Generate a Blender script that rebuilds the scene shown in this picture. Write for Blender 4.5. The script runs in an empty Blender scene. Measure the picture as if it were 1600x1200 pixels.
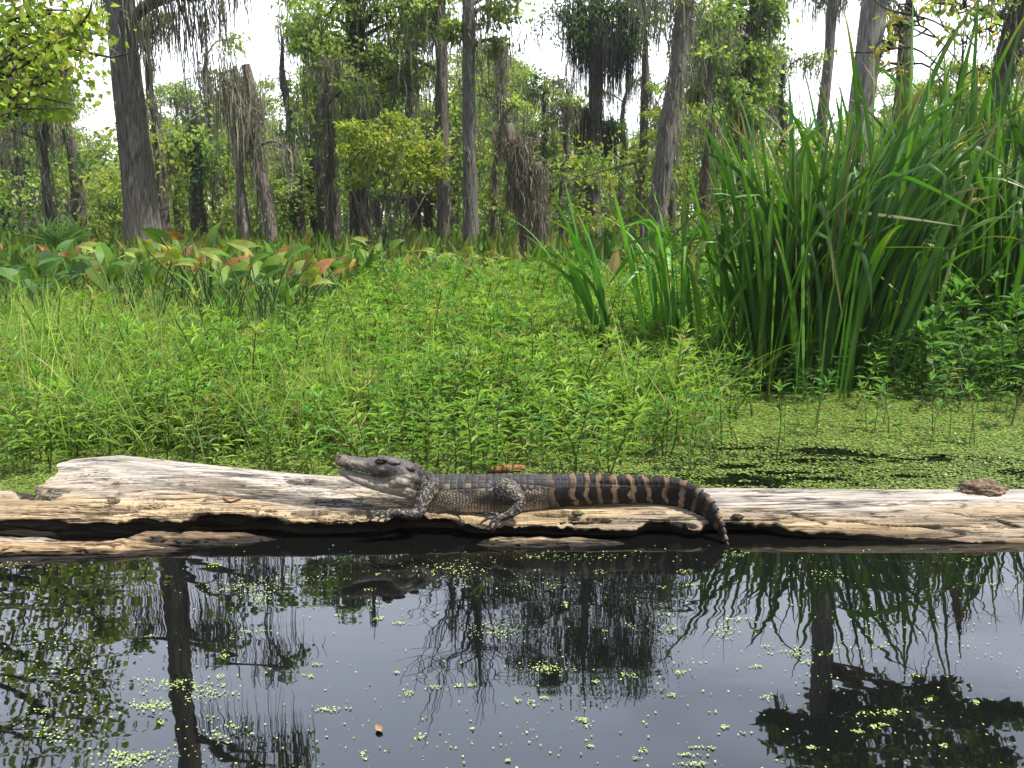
import bpy, math
import numpy as np
rng = np.random.default_rng(11)
sc = bpy.context.scene
COL = sc.collection
# ------------------------------------------------------------------ camera
FP, TH = 1250.0, math.radians(11.75)
cT, sT = math.cos(TH), math.sin(TH)
CAMH = 1.0
cam_d = bpy.data.cameras.new('camera'); cam = bpy.data.objects.new('camera', cam_d); COL.objects.link(cam)
cam.location = (0, 0, CAMH); cam.rotation_euler = (math.pi/2 - TH, 0, 0)
cam_d.sensor_width = 36; cam_d.lens = 36*FP/1600; cam_d.clip_start = .05; cam_d.clip_end = 2000
sc.camera = cam
# ------------------------------------------------------------------ sky and sun
SUN_EL, SUN_AZ = math.radians(62), math.radians(104)      # azimuth measured from +Y (behind the scene) towards +X
w = bpy.data.worlds.new('World'); sc.world = w; w.use_nodes = True
nt = w.node_tree; N = nt.nodes; L = nt.links
for n in list(N): N.remove(n)
out = N.new('ShaderNodeOutputWorld'); bg = N.new('ShaderNodeBackground'); bg.inputs['Strength'].default_value = .085
sky = N.new('ShaderNodeTexSky'); sky.sky_type = 'NISHITA'; sky.sun_disc = False
sky.sun_elevation = SUN_EL; sky.sun_rotation = SUN_AZ; sky.dust_density = 1.5
tc = N.new('ShaderNodeTexCoord'); mp = N.new('ShaderNodeMapping'); mp.inputs['Scale'].default_value = (1, 1, 2.6)
nz = N.new('ShaderNodeTexNoise'); nz.inputs['Scale'].default_value = 2.1; nz.inputs['Detail'].default_value = 7
rp = N.new('ShaderNodeValToRGB'); rp.color_ramp.elements[0].position = .30; rp.color_ramp.elements[1].position = .52
rp.color_ramp.elements[0].color = (.55, .55, .55, 1); rp.color_ramp.elements[1].color = (1, 1, 1, 1)
mx = N.new('ShaderNodeMix'); mx.data_type = 'RGBA'; mx.inputs['B'].default_value = (16.5, 17.8, 22.0, 1)
L.new(tc.outputs['Generated'], mp.inputs['Vector']); L.new(mp.outputs[0], nz.inputs['Vector'])
L.new(nz.outputs['Fac'], rp.inputs[0])
sx = N.new('ShaderNodeSeparateXYZ'); L.new(tc.outputs['Generated'], sx.inputs[0])
cr = N.new('ShaderNodeValToRGB'); e = cr.color_ramp.elements; e[0].position = .25; e[0].color = (1, 1, 1, 1); e[1].position = .80; e[1].color = (.10, .10, .10, 1)
e2 = cr.color_ramp.elements.new(.62); e2.color = (.65, .75, .75, 1)
ml = N.new('ShaderNodeMath'); ml.operation = 'MULTIPLY'; L.new(sx.outputs['Z'], cr.inputs[0]); L.new(cr.outputs[0], ml.inputs[0]); L.new(rp.outputs[0], ml.inputs[1]); L.new(ml.outputs[0], mx.inputs['Factor'])
cc_ = N.new('ShaderNodeValToRGB'); e = cc_.color_ramp.elements; e[0].position = .2; e[0].color = (.62, .64, .68, 1); e[1].position = .9; e[1].color = (.35, .42, .6, 1)
e3 = cc_.color_ramp.elements.new(.40); e3.color = (.78, .84, 1, 1); e3 = cc_.color_ramp.elements.new(.62); e3.color = (.72, .81, 1, 1)
vs = N.new('ShaderNodeVectorMath'); vs.operation = 'SCALE'; vs.inputs['Scale'].default_value = 31; L.new(sx.outputs['Z'], cc_.inputs[0]); L.new(cc_.outputs[0], vs.inputs[0]); 
yr = N.new('ShaderNodeMapRange'); yr.inputs[1].default_value = -.5; yr.inputs[2].default_value = .65; yr.inputs[3].default_value = .30; yr.inputs[4].default_value = 1.0; L.new(sx.outputs['Y'], yr.inputs[0])
v2 = N.new('ShaderNodeVectorMath'); v2.operation = 'SCALE'; L.new(vs.outputs[0], v2.inputs[0]); L.new(yr.outputs[0], v2.inputs['Scale']); L.new(v2.outputs[0], mx.inputs['B'])
L.new(sky.outputs[0], mx.inputs['A']); L.new(mx.outputs['Result'], bg.inputs['Color']); L.new(bg.outputs[0], out.inputs[0])
sd = bpy.data.lights.new('sun', 'SUN'); sd.energy = 5.0; sd.angle = math.radians(.6); sd.color = (1, .95, .87)
so = bpy.data.objects.new('sun', sd); COL.objects.link(so)
sv = (math.sin(SUN_AZ)*math.cos(SUN_EL), math.cos(SUN_AZ)*math.cos(SUN_EL), math.sin(SUN_EL))
from mathutils import Vector
so.rotation_euler = Vector(sv).to_track_quat('Z', 'Y').to_euler()
sc.view_settings.view_transform = 'Standard'; sc.view_settings.look = 'None'
sc.view_settings.gamma = 1; sc.view_settings.exposure = 0.68
sc.cycles.max_bounces = 7; sc.cycles.diffuse_bounces = 3; sc.cycles.glossy_bounces = 3; sc.cycles.transmission_bounces = 4
sc.cycles.transparent_max_bounces = 4; sc.cycles.use_denoising = True
sc.cycles.caustics_reflective = False; sc.cycles.caustics_refractive = False

# ------------------------------------------------------------------ helpers
def at(px, py, Y):
    "photo pixel (1600 x 1200) at ground distance Y -> world point"
    p = (py-600)/FP; h = Y*(p*cT+sT)/(cT-p*sT); t = Y*cT+h*sT
    return np.array([(px-800)/FP*t, Y, CAMH-h])
def atr(px, py, Y):
    "a thing seen mirrored in the water at this pixel"
    a = at(px, py, Y); a[2] = -a[2]; return a
def gnd(px, py, z=0.):
    p = (py-600)/FP; Y = (CAMH-z)*(cT-p*sT)/(p*cT+sT)
    return at(px, py, Y)
def _h(ix, iy, iz, s):
    n = (ix.astype(np.int64)*374761393 + iy.astype(np.int64)*668265263 + iz.astype(np.int64)*1440662683 + s*974711) & 0xffffffff
    n = ((n ^ (n >> 13))*1274126177) & 0xffffffff
    n = ((n ^ (n >> 16))*2246822519) & 0xffffffff
    return ((n ^ (n >> 15)) & 0xffffff)/float(0xffffff)
def vnoise(x, y=0., z=0., s=0):
    x, y, z = np.broadcast_arrays(np.asarray(x, float), np.asarray(y, float), np.asarray(z, float))
    xi, yi, zi = np.floor(x), np.floor(y), np.floor(z)
    fx, fy, fz = x-xi, y-yi, z-zi
    fx, fy, fz = [f*f*(3-2*f) for f in (fx, fy, fz)]
    r = 0
    for a in (0, 1):
        for b in (0, 1):
            for c in (0, 1):
                r = r + _h(xi+a, yi+b, zi+c, s)*(fx if a else 1-fx)*(fy if b else 1-fy)*(fz if c else 1-fz)
    return r
def fbm(x, y=0., z=0., o=4, s=0):
    r = 0.; a = .5; t = 0.; f = 1.
    for k in range(o):
        r = r + a*vnoise(np.asarray(x)*f, np.asarray(y)*f, np.asarray(z)*f, s+k*17); t += a; a *= .5; f *= 2.03
    return r/t
def unit(v): return v/np.maximum(np.linalg.norm(v, axis=-1, keepdims=True), 1e-9)
def sstep(a, b, x):
    t = np.clip((np.asarray(x, float)-a)/(b-a), 0, 1); return t*t*(3-2*t)

class Geo:
    def __init__(s): s.V = []; s.F = []; s.C = []; s.n = 0
    def add(s, V, F, C=(1, 1, 1)):
        V = np.asarray(V, float).reshape(-1, 3); F = np.asarray(F, int)
        C = np.asarray(C, float)
        if C.ndim == 1: C = np.tile(C, (len(V), 1))
        s.V.append(V); s.F.append(F+s.n); s.C.append(C); s.n += len(V); return s
def build(name, g, mat, parent=None, smooth=False):
    me = bpy.data.meshes.new(name)
    V = np.concatenate(g.V); C = np.concatenate(g.C)
    loops = np.concatenate([f.ravel() for f in g.F]); tot = np.concatenate([np.full(len(f), f.shape[1]) for f in g.F])
    me.vertices.add(len(V)); me.vertices.foreach_set('co', V.ravel().astype(np.float32))
    me.loops.add(len(loops)); me.loops.foreach_set('vertex_index', loops.astype(np.int32))
    me.polygons.add(len(tot)); st = np.concatenate([[0], np.cumsum(tot)[:-1]])
    me.polygons.foreach_set('loop_start', st.astype(np.int32)); me.polygons.foreach_set('loop_total', tot.astype(np.int32))
    me.polygons.foreach_set('use_smooth', np.full(len(tot), smooth))
    me.update(calc_edges=True); me.validate()
    ca = me.color_attributes.new('Col', 'FLOAT_COLOR', 'POINT')
    ca.data.foreach_set('color', np.concatenate([np.clip(C, 0, 4), np.ones((len(C), 1))], 1).ravel().astype(np.float32))
    me.materials.append(mat)
    o = bpy.data.objects.new(name, me); COL.objects.link(o)
    if parent is not None: o.parent = parent
    return o
def tag(o, label=None, cat=None, group=None, kind=None):
    if label: o['label'] = label
    if cat: o['category'] = cat
    if group: o['group'] = group
    if kind: o['kind'] = kind
    return o
def thing(name, label, cat, loc=(0, 0, 0), group=None):
    o = bpy.data.objects.new(name, None); COL.objects.link(o); o.location = tuple(float(v) for v in loc); o.empty_display_size = .1
    return tag(o, label, cat, group)
def dup(root, loc, rz=0, scale=1, label=None, group=None):
    r = root.copy(); COL.objects.link(r); r.location = tuple(float(v) for v in loc); r.rotation_euler = (0, 0, rz)
    r.scale = (scale,)*3 if np.isscalar(scale) else scale
    if label: r['label'] = label
    if group: r['group'] = group
    for ch in list(root.children):
        c = ch.copy(); COL.objects.link(c); c.parent = r
    return r
ORD = 'first second third fourth fifth sixth seventh eighth ninth tenth eleventh twelfth thirteenth fourteenth fifteenth sixteenth seventeenth eighteenth nineteenth twentieth twenty-first twenty-second twenty-third twenty-fourth twenty-fifth twenty-sixth twenty-seventh twenty-eighth twenty-ninth thirtieth'.split()
def ordinal(items, what):
    cnt = {}
    for x, reg_, o in sorted(items, key=lambda q: q[0]):
        k = cnt.get(reg_, 0); cnt[reg_] = k+1; o['label'] = ORD[min(k, 29)]+' '+what+' from the left '+reg_
def tube(pts, rad, seg=8, rough=0., s=0, rf=6.):
    pts = np.asarray(pts, float); n = len(pts); rad = np.broadcast_to(np.asarray(rad, float), (n,))
    T = unit(np.gradient(pts, axis=0)); ref = np.array([0, 1., 0]) if abs(T[:, 1]).mean() < .8 else np.array([1., 0, 0])
    A = unit(np.cross(T, ref)); B = np.cross(T, A)
    a = np.arange(seg)*2*math.pi/seg
    ring = np.cos(a)[None, :, None]*A[:, None]+np.sin(a)[None, :, None]*B[:, None]
    r = np.repeat(rad[:, None], seg, 1)
    if rough:
        r = r*(1+rough*(fbm(np.cos(a)[None]*2+0*r, np.sin(a)[None]*2+pts[:, 2:3]*rf*.15, pts[:, 0:1]*rf*.3, 3, s)-.5)*2)
    V = pts[:, None]+ring*r[..., None]
    i = np.arange(n-1)[:, None]; j = np.arange(seg)[None]; k = (j+1) % seg
    F = np.stack(np.broadcast_arrays(i*seg+j, i*seg+k, (i+1)*seg+k, (i+1)*seg+j), -1).reshape(-1, 4)
    return V.reshape(-1, 3), F
def tubeC(g, pts, rad, seg, col, **k):
    V, F = tube(pts, rad, seg, **k); g.add(V, F, col)
    n = g.n-len(V)
def smoothpath(P, n):
    P = np.asarray(P, float); m = len(P); t = np.linspace(0, m-1, n); o = []
    for x in t:
        i = min(int(x), m-2); f = x-i
        p0 = P[max(i-1, 0)]; p1 = P[i]; p2 = P[i+1]; p3 = P[min(i+2, m-1)]
        o.append(.5*((2*p1)+(-p0+p2)*f+(2*p0-5*p1+4*p2-p3)*f*f+(-p0+3*p1-3*p2+p3)*f**3))
    return np.array(o)
# leaf templates: x width, y length, z normal
LEAF_Q = (np.array([[0, 0, 0], [-.5, .45, .06], [0, 1, -.08], [.5, .45, .06]]), np.array([[0, 3, 2, 1]]))
LEAF_M = (np.array([[0, 0, 0], [-.5, .38, .09], [0, .42, 0], [.5, .38, .09], [-.3, .72, .03], [0, .75, -.05], [.3, .72, .03], [0, 1.05, -.18]]),
          None)
LEAF_MT = np.array([[0, 2, 1], [0, 3, 2], [1, 2, 5], [1, 5, 4], [2, 3, 6], [2, 6, 5], [4, 5, 7], [5, 6, 7]])
LEAF_M = (LEAF_M[0], LEAF_MT)
def scatter(g, tpl, P, D, Nn, Lg, Wd, C):
    V, F = tpl; P = np.asarray(P); n = len(P); D = unit(np.asarray(D, float)); X = unit(np.cross(D, Nn)); Z = np.cross(X, D)
    Lg = np.broadcast_to(Lg, (n,)); Wd = np.broadcast_to(Wd, (n,))
    W = P[:, None]+X[:, None]*(V[None, :, 0:1]*Wd[:, None, None])+D[:, None]*(V[None, :, 1:2]*Lg[:, None, None])+Z[:, None]*(V[None, :, 2:3]*Lg[:, None, None])
    FF = (F[None]+np.arange(n)[:, None, None]*len(V)).reshape(-1, F.shape[1])
    C = np.asarray(C, float); C = np.broadcast_to(C, (n, 3)) if C.ndim == 1 else C
    g.add(W.reshape(-1, 3), FF, np.repeat(C, len(V), 0))
def pal(cols, n, var=.25):
    cols = np.asarray(cols, float); i = rng.integers(0, len(cols), n); f = rng.random(n)[:, None]
    c = cols[i]*(1-f*.5)+cols[rng.integers(0, len(cols), n)]*f*.5
    return c*(1+var*(rng.random((n, 1))*2-1))

# ------------------------------------------------------------------ materials
def newmat(name):
    m = bpy.data.materials.new(name); m.use_nodes = True; nt = m.node_tree
    for n in list(nt.nodes): nt.nodes.remove(n)
    return m, nt, nt.nodes, nt.links, nt.nodes.new('ShaderNodeOutputMaterial')
def leafmat(name, rough=.45, trans=.4, spec=.35, tint=(1.25, 1.35, .55)):
    m, nt, N, L, o = newmat(name)
    a = N.new('ShaderNodeAttribute'); a.attribute_name = 'Col'
    p = N.new('ShaderNodeBsdfPrincipled'); p.inputs['Roughness'].default_value = rough; p.inputs['Specular IOR Level'].default_value = spec
    t = N.new('ShaderNodeBsdfTranslucent'); mu = N.new('ShaderNodeMix'); mu.data_type = 'RGBA'; mu.blend_type = 'MULTIPLY'
    mu.inputs['Factor'].default_value = 1; mu.inputs['B'].default_value = (*tint, 1)
    L.new(a.outputs['Color'], mu.inputs['A']); L.new(mu.outputs['Result'], t.inputs['Color']); L.new(a.outputs['Color'], p.inputs['Base Color'])
    s = N.new('ShaderNodeMixShader'); s.inputs[0].default_value = trans
    L.new(p.outputs[0], s.inputs[1]); L.new(t.outputs[0], s.inputs[2]); L.new(s.outputs[0], o.inputs[0])
    return m
def surfmat(name, rough=.8, spec=.3, scale=(8, 8, 8), lo=.6, hi=1.35, bump=.3, dist=.01, detail=6, roughvar=None):
    "vertex colour x stretched noise, with bump"
    m, nt, N, L, o = newmat(name)
    a = N.new('ShaderNodeAttribute'); a.attribute_name = 'Col'
    tc = N.new('ShaderNodeTexCoord'); mp = N.new('ShaderNodeMapping'); mp.inputs['Scale'].default_value = scale
    nz = N.new('ShaderNodeTexNoise'); nz.inputs['Scale'].default_value = 1; nz.inputs['Detail'].default_value = detail; nz.inputs['Roughness'].default_value = .62
    L.new(tc.outputs['Object'], mp.inputs[0]); L.new(mp.outputs[0], nz.inputs['Vector'])
    mr = N.new('ShaderNodeMapRange'); mr.inputs['From Min'].default_value = .3; mr.inputs['From Max'].default_value = .7
    mr.inputs['To Min'].default_value = lo; mr.inputs['To Max'].default_value = hi
    L.new(nz.outputs['Fac'], mr.inputs['Value'])
    mu = N.new('ShaderNodeVectorMath'); mu.operation = 'SCALE'
    L.new(a.outputs['Color'], mu.inputs[0]); L.new(mr.outputs[0], mu.inputs['Scale'])
    p = N.new('ShaderNodeBsdfPrincipled'); p.inputs['Roughness'].default_value = rough; p.inputs['Specular IOR Level'].default_value = spec
    L.new(mu.outputs[0], p.inputs['Base Color'])
    b = N.new('ShaderNodeBump'); b.inputs['Strength'].default_value = bump; b.inputs['Distance'].default_value = dist
    L.new(nz.outputs['Fac'], b.inputs['Height']); L.new(b.outputs[0], p.inputs['Normal']); L.new(p.outputs[0], o.inputs[0])
    return m
M_leaf = leafmat('tree_leaf', .5, .5, .3)
M_weed = leafmat('weed_leaf', .48, .42, .26)
M_reed = leafmat('reed_leaf', .42, .32, .42, (1.2, 1.5, .4))
M_moss = leafmat('spanish_moss', .9, .25, .1, (1, 1, .9))
M_bark = surfmat('bark', .9, .15, (34, 34, 5), .35, 1.75, 1.0, .05, 8)
M_stem = surfmat('stem', .6, .3, (30, 30, 30), .8, 1.2, .1, .002)
m, nt, N, L, o = newmat('weathered_wood'); M_wood = m
a = N.new('ShaderNodeAttribute'); a.attribute_name = 'Col'; tc = N.new('ShaderNodeTexCoord')
def _nz(scale, det, rough=.6, dst=0):
    mp = N.new('ShaderNodeMapping'); mp.inputs['Scale'].default_value = scale; q = N.new('ShaderNodeTexNoise'); q.inputs['Scale'].default_value = 1; q.inputs['Detail'].default_value = det
    q.inputs['Roughness'].default_value = rough; q.inputs['Distortion'].default_value = dst; L.new(tc.outputs['Object'], mp.inputs[0]); L.new(mp.outputs[0], q.inputs['Vector']); return q.outputs['Fac']
def _m(op, x, y=None, z=None):
    q = N.new('ShaderNodeMath'); q.operation = op
    for k, v_ in enumerate((x, y, z)):
        if v_ is None: continue
        if hasattr(v_, 'links'): L.new(v_, q.inputs[k])
        else: q.inputs[k].default_value = v_
    return q.outputs[0]
def _mr(x, a0, a1, b0, b1):
    q = N.new('ShaderNodeMapRange'); q.inputs[1].default_value = a0; q.inputs[2].default_value = a1; q.inputs[3].default_value = b0; q.inputs[4].default_value = b1; L.new(x, q.inputs[0]); return q.outputs[0]
g1_ = _nz((5, 110, 110), 9, .7); g2_ = _nz((2.2, 42, 60), 5, .6, .3); g3_ = _nz((4, 9, 9), 5, .65)
ridge = _m('ABSOLUTE', _m('SUBTRACT', g2_, .5)); crk_ = _m('MULTIPLY', _mr(ridge, .0, .036, 1, 0), _mr(g3_, .44, .56, 0, 1))
fac = _m('MULTIPLY', _m('MULTIPLY', _mr(g1_, .32, .68, .45, 1.45), _mr(g3_, .3, .7, .72, 1.22)), _mr(crk_, 0, 1, 1, .12))
vm = N.new('ShaderNodeVectorMath'); vm.operation = 'SCALE'; L.new(a.outputs['Color'], vm.inputs[0]); L.new(fac, vm.inputs['Scale'])
p = N.new('ShaderNodeBsdfPrincipled'); p.inputs['Roughness'].default_value = .8; p.inputs['Specular IOR Level'].default_value = .2; L.new(vm.outputs[0], p.inputs['Base Color'])
hh = _m('SUBTRACT', _m('MULTIPLY', g1_, .6), _m('MULTIPLY', crk_, .9)); b = N.new('ShaderNodeBump'); b.inputs['Strength'].default_value = .8; b.inputs['Distance'].default_value = .014
L.new(hh, b.inputs['Height']); L.new(b.outputs[0], p.inputs['Normal']); L.new(p.outputs[0], o.inputs[0])
M_duck = leafmat('duckweed', .45, .12, .4)
M_mud = surfmat('marsh_mud', .9, .2, (6, 6, 6), .5, 1.5, .4, .03)
M_mat = surfmat('duckweed_mat', .7, .25, (160, 160, 160), .45, 1.6, .9, .004, 3)
M_skin = surfmat('alligator_skin', .52, .22, (260, 260, 260), .8, 1.2, .25, .0012, 2)
M_dry = surfmat('dry_leaf', .7, .2, (40, 40, 40), .6, 1.3, .3, .003)
M_chunk = surfmat('rotten_bark', .95, .1, (60, 60, 60), .4, 1.6, .9, .01)
# water: black tannin water
m, nt, N, L, o = newmat('black_water'); M_water = m
p = N.new('ShaderNodeBsdfPrincipled'); p.inputs['Base Color'].default_value = (.004, .0045, .004, 1); p.inputs['Roughness'].default_value = .012
p.inputs['IOR'].default_value = 1.64
tc = N.new('ShaderNodeTexCoord'); mp = N.new('ShaderNodeMapping'); mp.inputs['Scale'].default_value = (2.0, 5.5, 1)
nz = N.new('ShaderNodeTexNoise'); nz.inputs['Scale'].default_value = 1.; nz.inputs['Detail'].default_value = 2.5
b = N.new('ShaderNodeBump'); b.inputs['Strength'].default_value = .05; b.inputs['Distance'].default_value = .02
L.new(tc.outputs['Object'], mp.inputs[0]); L.new(mp.outputs[0], nz.inputs['Vector']); L.new(nz.outputs['Fac'], b.inputs['Height'])
L.new(b.outputs[0], p.inputs['Normal']); L.new(p.outputs[0], o.inputs[0])
m, nt, N, L, o = newmat('wet_eye'); M_eye = m
p = N.new('ShaderNodeBsdfPrincipled'); p.inputs['Base Color'].default_value = (.02, .015, .006, 1); p.inputs['Roughness'].default_value = .08; L.new(p.outputs[0], o.inputs[0])

# ------------------------------------------------------------------ water, ground
g = Geo(); g.add([(-400, -30, 0), (400, -30, 0), (400, 600, 0), (-400, 600, 0)], [[0, 1, 2, 3]])
tag(build('water', g, M_water), kind='structure')
ys = np.concatenate([np.linspace(4.6, 14, 60), np.linspace(15, 60, 30), [120, 600]]); xs = np.concatenate([[-400, -80], np.linspace(-40, 40, 160), [80, 400]])
X, Y = np.meshgrid(xs, ys); Z = .004+.10*sstep(5, 12, Y)*fbm(X*.8, Y*.8)+.25*sstep(9, 20, Y)
n1, n2 = len(xs), len(ys); i = np.arange(n2-1)[:, None]; j = np.arange(n1-1)[None]
F = np.stack([i*n1+j, i*n1+j+1, (i+1)*n1+j+1, (i+1)*n1+j], -1).reshape(-1, 4)
cc = np.array([.045, .075, .02])*(.6+.8*fbm(X*2, Y*2)[..., None])*(1-sstep(9, 16, Y)[..., None])+np.array([.05, .05, .025])*sstep(9, 16, Y)[..., None]
g = Geo(); g.add(np.stack([X, Y, Z], -1), F, cc.reshape(-1, 3)); tag(build('ground', g, M_mud, smooth=True), kind='structure')

# ------------------------------------------------------------------ duckweed: fine mat behind the log, leaflets, foreground specks
def cover(X, Y):
    "share of the water the duckweed covers"
    n = fbm(X*2.2, Y*6.5, 0, 5, 3); n2 = fbm(X*9, Y*30, 0, 3, 9)
    solid = sstep(2.95, 3.25, Y+.5*(fbm(X*1.1, 5, 0, 2, 4)-.5)-.28*sstep(.4, 1.2, X)+.16*sstep(.3, -.6, X))
    right = sstep(1.2, 2.0, X)*sstep(3.9, 3.2, Y)
    return np.clip(n*.75+n2*.3+.42*solid-.02*right+.03, 0, 1)
dx = .013; xs = np.arange(-4.6, 4.6, dx); ys = np.arange(2.5, 5.2, dx)
X, Y = np.meshgrid(xs, ys); n1, n2 = len(xs), len(ys)
X = X+(rng.random(X.shape)-.5)*dx*.6; Y = Y+(rng.random(Y.shape)-.5)*dx*.6
Z = .006+.004*fbm(X*14, Y*14, 0, 3)
cv = cover(X, Y); i = np.arange(n2-1)[:, None]; j = np.arange(n1-1)[None]
F = np.stack([i*n1+j, i*n1+j+1, (i+1)*n1+j+1, (i+1)*n1+j], -1); F = F[(cv[:-1, :-1] > .74) & ((Y[:-1, :-1] > np.interp(X[:-1, :-1], [-1.66, -1.4, -.9, 0, .8], [2.93, 2.92, 2.84, 2.70, 2.66])) | (X[:-1, :-1] < -1.62))]
br = fbm(X*3, Y*5, 0, 4, 21)[..., None]; br2 = sstep(.58, .72, fbm(X*5, Y*9, 0, 4, 33))[..., None]
cc = (np.array([.15, .24, .03])*(.55+.95*br))*(1-.6*br2)+np.array([.12, .10, .03])*.6*br2
g = Geo(); g.add(np.stack([X, Y, Z], -1), F, cc.reshape(-1, 3))
tag(build('duckweed_mat', g, M_mat, smooth=True), 'smooth light green mat of duckweed on the water behind the log', 'duckweed', kind='stuff')
HEX = (np.array([[math.cos(a), math.sin(a), 0] for a in np.arange(5)*2*math.pi/5]), np.array([[0, 1, 2, 3, 4]]))
def leaflets(g, P, s0, s1, cols):
    n = len(P); D = rng.normal(size=(n, 3)); D[:, 2] *= .12; Nn = np.tile([0, 0, 1.], (n, 1))+rng.normal(size=(n, 3))*.12
    s = s0+(s1-s0)*rng.random(n); scatter(g, HEX, P, D, Nn, s, s*(.7+.3*rng.random(n)), pal(cols, n, .3))
n = 330000; P = np.stack([rng.uniform(-3.2, 3.2, n), 2.45+2.2*rng.random(n)**1.5, np.zeros(n)], 1)
P = P[(np.abs(P[:, 0]) < .7*P[:, 1]) & ((P[:, 1] > np.interp(P[:, 0], [-1.66, -1.4, -.9, 0, .8], [2.93, 2.92, 2.84, 2.70, 2.66])) | (P[:, 0] < -1.62))]
keep = cover(P[:, 0], P[:, 1])+(rng.random(len(P))-.5)*.12 > .50; P = P[keep]; P[:, 2] = .009+.006*rng.random(len(P))
DUCK = [(.15, .25, .035), (.20, .30, .05), (.085, .15, .025), (.21, .27, .06), (.16, .14, .05), (.06, .09, .02)]
g = Geo(); leaflets(g, P, .0035, .007, DUCK)
tag(build('duckweed', g, M_duck), 'coarse floating duckweed leaflets with dark gaps of water behind the log', 'duckweed', kind='stuff')
P = []
n = 600; px = rng.uniform(-20, 1620, n); py = 852+360*rng.random(n)**1.1
for a, b in zip(px, py): P.append(gnd(a, b))
cl = [(1130, 985, 14, 10, 60), (1150, 968, 20, 3, 30), (270, 1070, 55, 8, 130), (235, 1103, 28, 7, 110), (330, 1085, 30, 12, 90), (215, 1182, 60, 7, 120), (190, 1195, 30, 5, 60),
      (335, 883, 13, 4, 50), (375, 920, 50, 12, 150), (410, 935, 20, 10, 70), (465, 905, 60, 8, 60), (855, 1045, 30, 7, 90), (775, 985, 35, 12, 90), (700, 890, 60, 12, 130),
      (590, 967, 10, 2, 20), (625, 975, 14, 2, 20), (845, 915, 60, 15, 90), (1245, 1020, 22, 5, 50), (1150, 868, 20, 4, 40), (1290, 900, 40, 10, 40), (510, 1110, 14, 3, 25), (900, 870, 100, 8, 90),
      (60, 1000, 50, 40, 70), (110, 1060, 60, 40, 90), (80, 1140, 60, 30, 70), (20, 880, 20, 8, 40), (905, 1125, 10, 3, 12), (1390, 1115, 16, 4, 40), (1340, 1145, 10, 3, 20), (680, 1075, 14, 3, 12),
      (660, 1152, 8, 4, 14), (1270, 1170, 8, 2, 20), (1085, 1195, 20, 3, 30), (350, 1145, 40, 20, 40), (760, 1150, 200, 30, 40), (1480, 980, 90, 60, 60), (1330, 1000, 120, 50, 90)]
cl += [(rng.uniform(0, 1600), rng.uniform(870, 1190), rng.uniform(4, 14), rng.uniform(1.5, 3.5), int(rng.integers(5, 18))) for _ in range(90)]
for cx, cy, sx, sy, k in cl:
    for _ in range(int(k*1.1)):
        y = cy+sy*rng.normal()
        if y > 853: P.append(gnd(cx+sx*rng.normal()*.62, cy+(y-cy)*.62 if cy > 860 else y))
P = np.array(P); P[:, 2] = .002+.002*rng.random(len(P))
g = Geo(); leaflets(g, P, .0009, .0030, [(.30, .42, .09), (.36, .46, .14), (.24, .36, .07), (.40, .44, .20)])
tag(build('duckweed', g, M_duck), 'scattered pale duckweed specks floating on the open black water in front of the log', 'duckweed', kind='stuff')

# ------------------------------------------------------------------ the log
KX = np.array([-1.62, -1.45, -.9, -.4, 0, .5, .85, 1.2, 1.7, 2.6])
KP = np.array([  # B0, B1, T, M, L, U, W, D
 [(2.98,-.1),(2.93,.07),(2.80,.128),(2.60,.10),(2.40,.066),(2.37,.03),(2.36,-.01),(2.40,-.12)],
 [(2.98,-.1),(2.94,.08),(2.80,.145),(2.60,.112),(2.40,.070),(2.40,.03),(2.39,-.01),(2.42,-.12)],
 [(2.90,-.1),(2.85,.06),(2.72,.112),(2.56,.096),(2.39,.062),(2.42,.030),(2.42,-.01),(2.45,-.12)],
 [(2.80,-.1),(2.76,.05),(2.65,.094),(2.52,.084),(2.395,.058),(2.44,.03),(2.45,-.01),(2.47,-.12)],
 [(2.74,-.1),(2.70,.05),(2.60,.090),(2.49,.078),(2.385,.046),(2.42,.02),(2.43,-.01),(2.45,-.12)],
 [(2.73,-.1),(2.69,.05),(2.59,.090),(2.48,.076),(2.385,.036),(2.41,.012),(2.42,-.01),(2.44,-.12)],
 [(2.73,-.1),(2.69,.05),(2.59,.090),(2.47,.076),(2.385,.030),(2.41,.010),(2.42,-.01),(2.44,-.12)],
 [(2.72,-.1),(2.68,.05),(2.58,.091),(2.46,.074),(2.375,.022),(2.375,.004),(2.385,-.02),(2.42,-.12)],
 [(2.72,-.1),(2.68,.05),(2.58,.092),(2.46,.076),(2.365,.010),(2.355,-.01),(2.37,-.03),(2.42,-.12)],
 [(2.72,-.1),(2.68,.05),(2.58,.092),(2.46,.076),(2.365,.010),(2.355,-.01),(2.37,-.03),(2.42,-.12)]])
nu, nv = 1500, 170
ux = np.linspace(-1.60, 2.6, nu)
vv = np.concatenate([np.linspace(0, 1.5, 22, endpoint=False), np.linspace(1.5, 4.3, 104, endpoint=False), np.linspace(4.3, 7, 44)])
def prof(x):
    P = np.stack([np.stack([np.interp(x, KX, KP[:, k, c]) for c in (0, 1)], -1) for k in range(8)], 1)   # n,8,2
    rag = fbm(x*4.2, 3, 0, 3, 5); rag2 = fbm(x*13, 9, 0, 3, 6)
    cav = sstep(.42, .70, rag)*np.interp(x, [-1.6, -1.2, -.2, 1.0, 1.3, 1.6], [1, 1, .8, 1.1, .7, 0])
    P[:, 4, 0] += .036*cav+.022*(rag2-.5); P[:, 4, 1] += .014*cav+.010*(rag2-.5)
    rag3 = fbm(x*45, 5, 0, 3, 7)-.5; P[:, 4, 0] += .012*rag3; P[:, 4, 1] += .014*rag3; P[:, 5, 0] += .045*cav; P[:, 6, 0] += .045*cav
    return P
PR = prof(ux)
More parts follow.
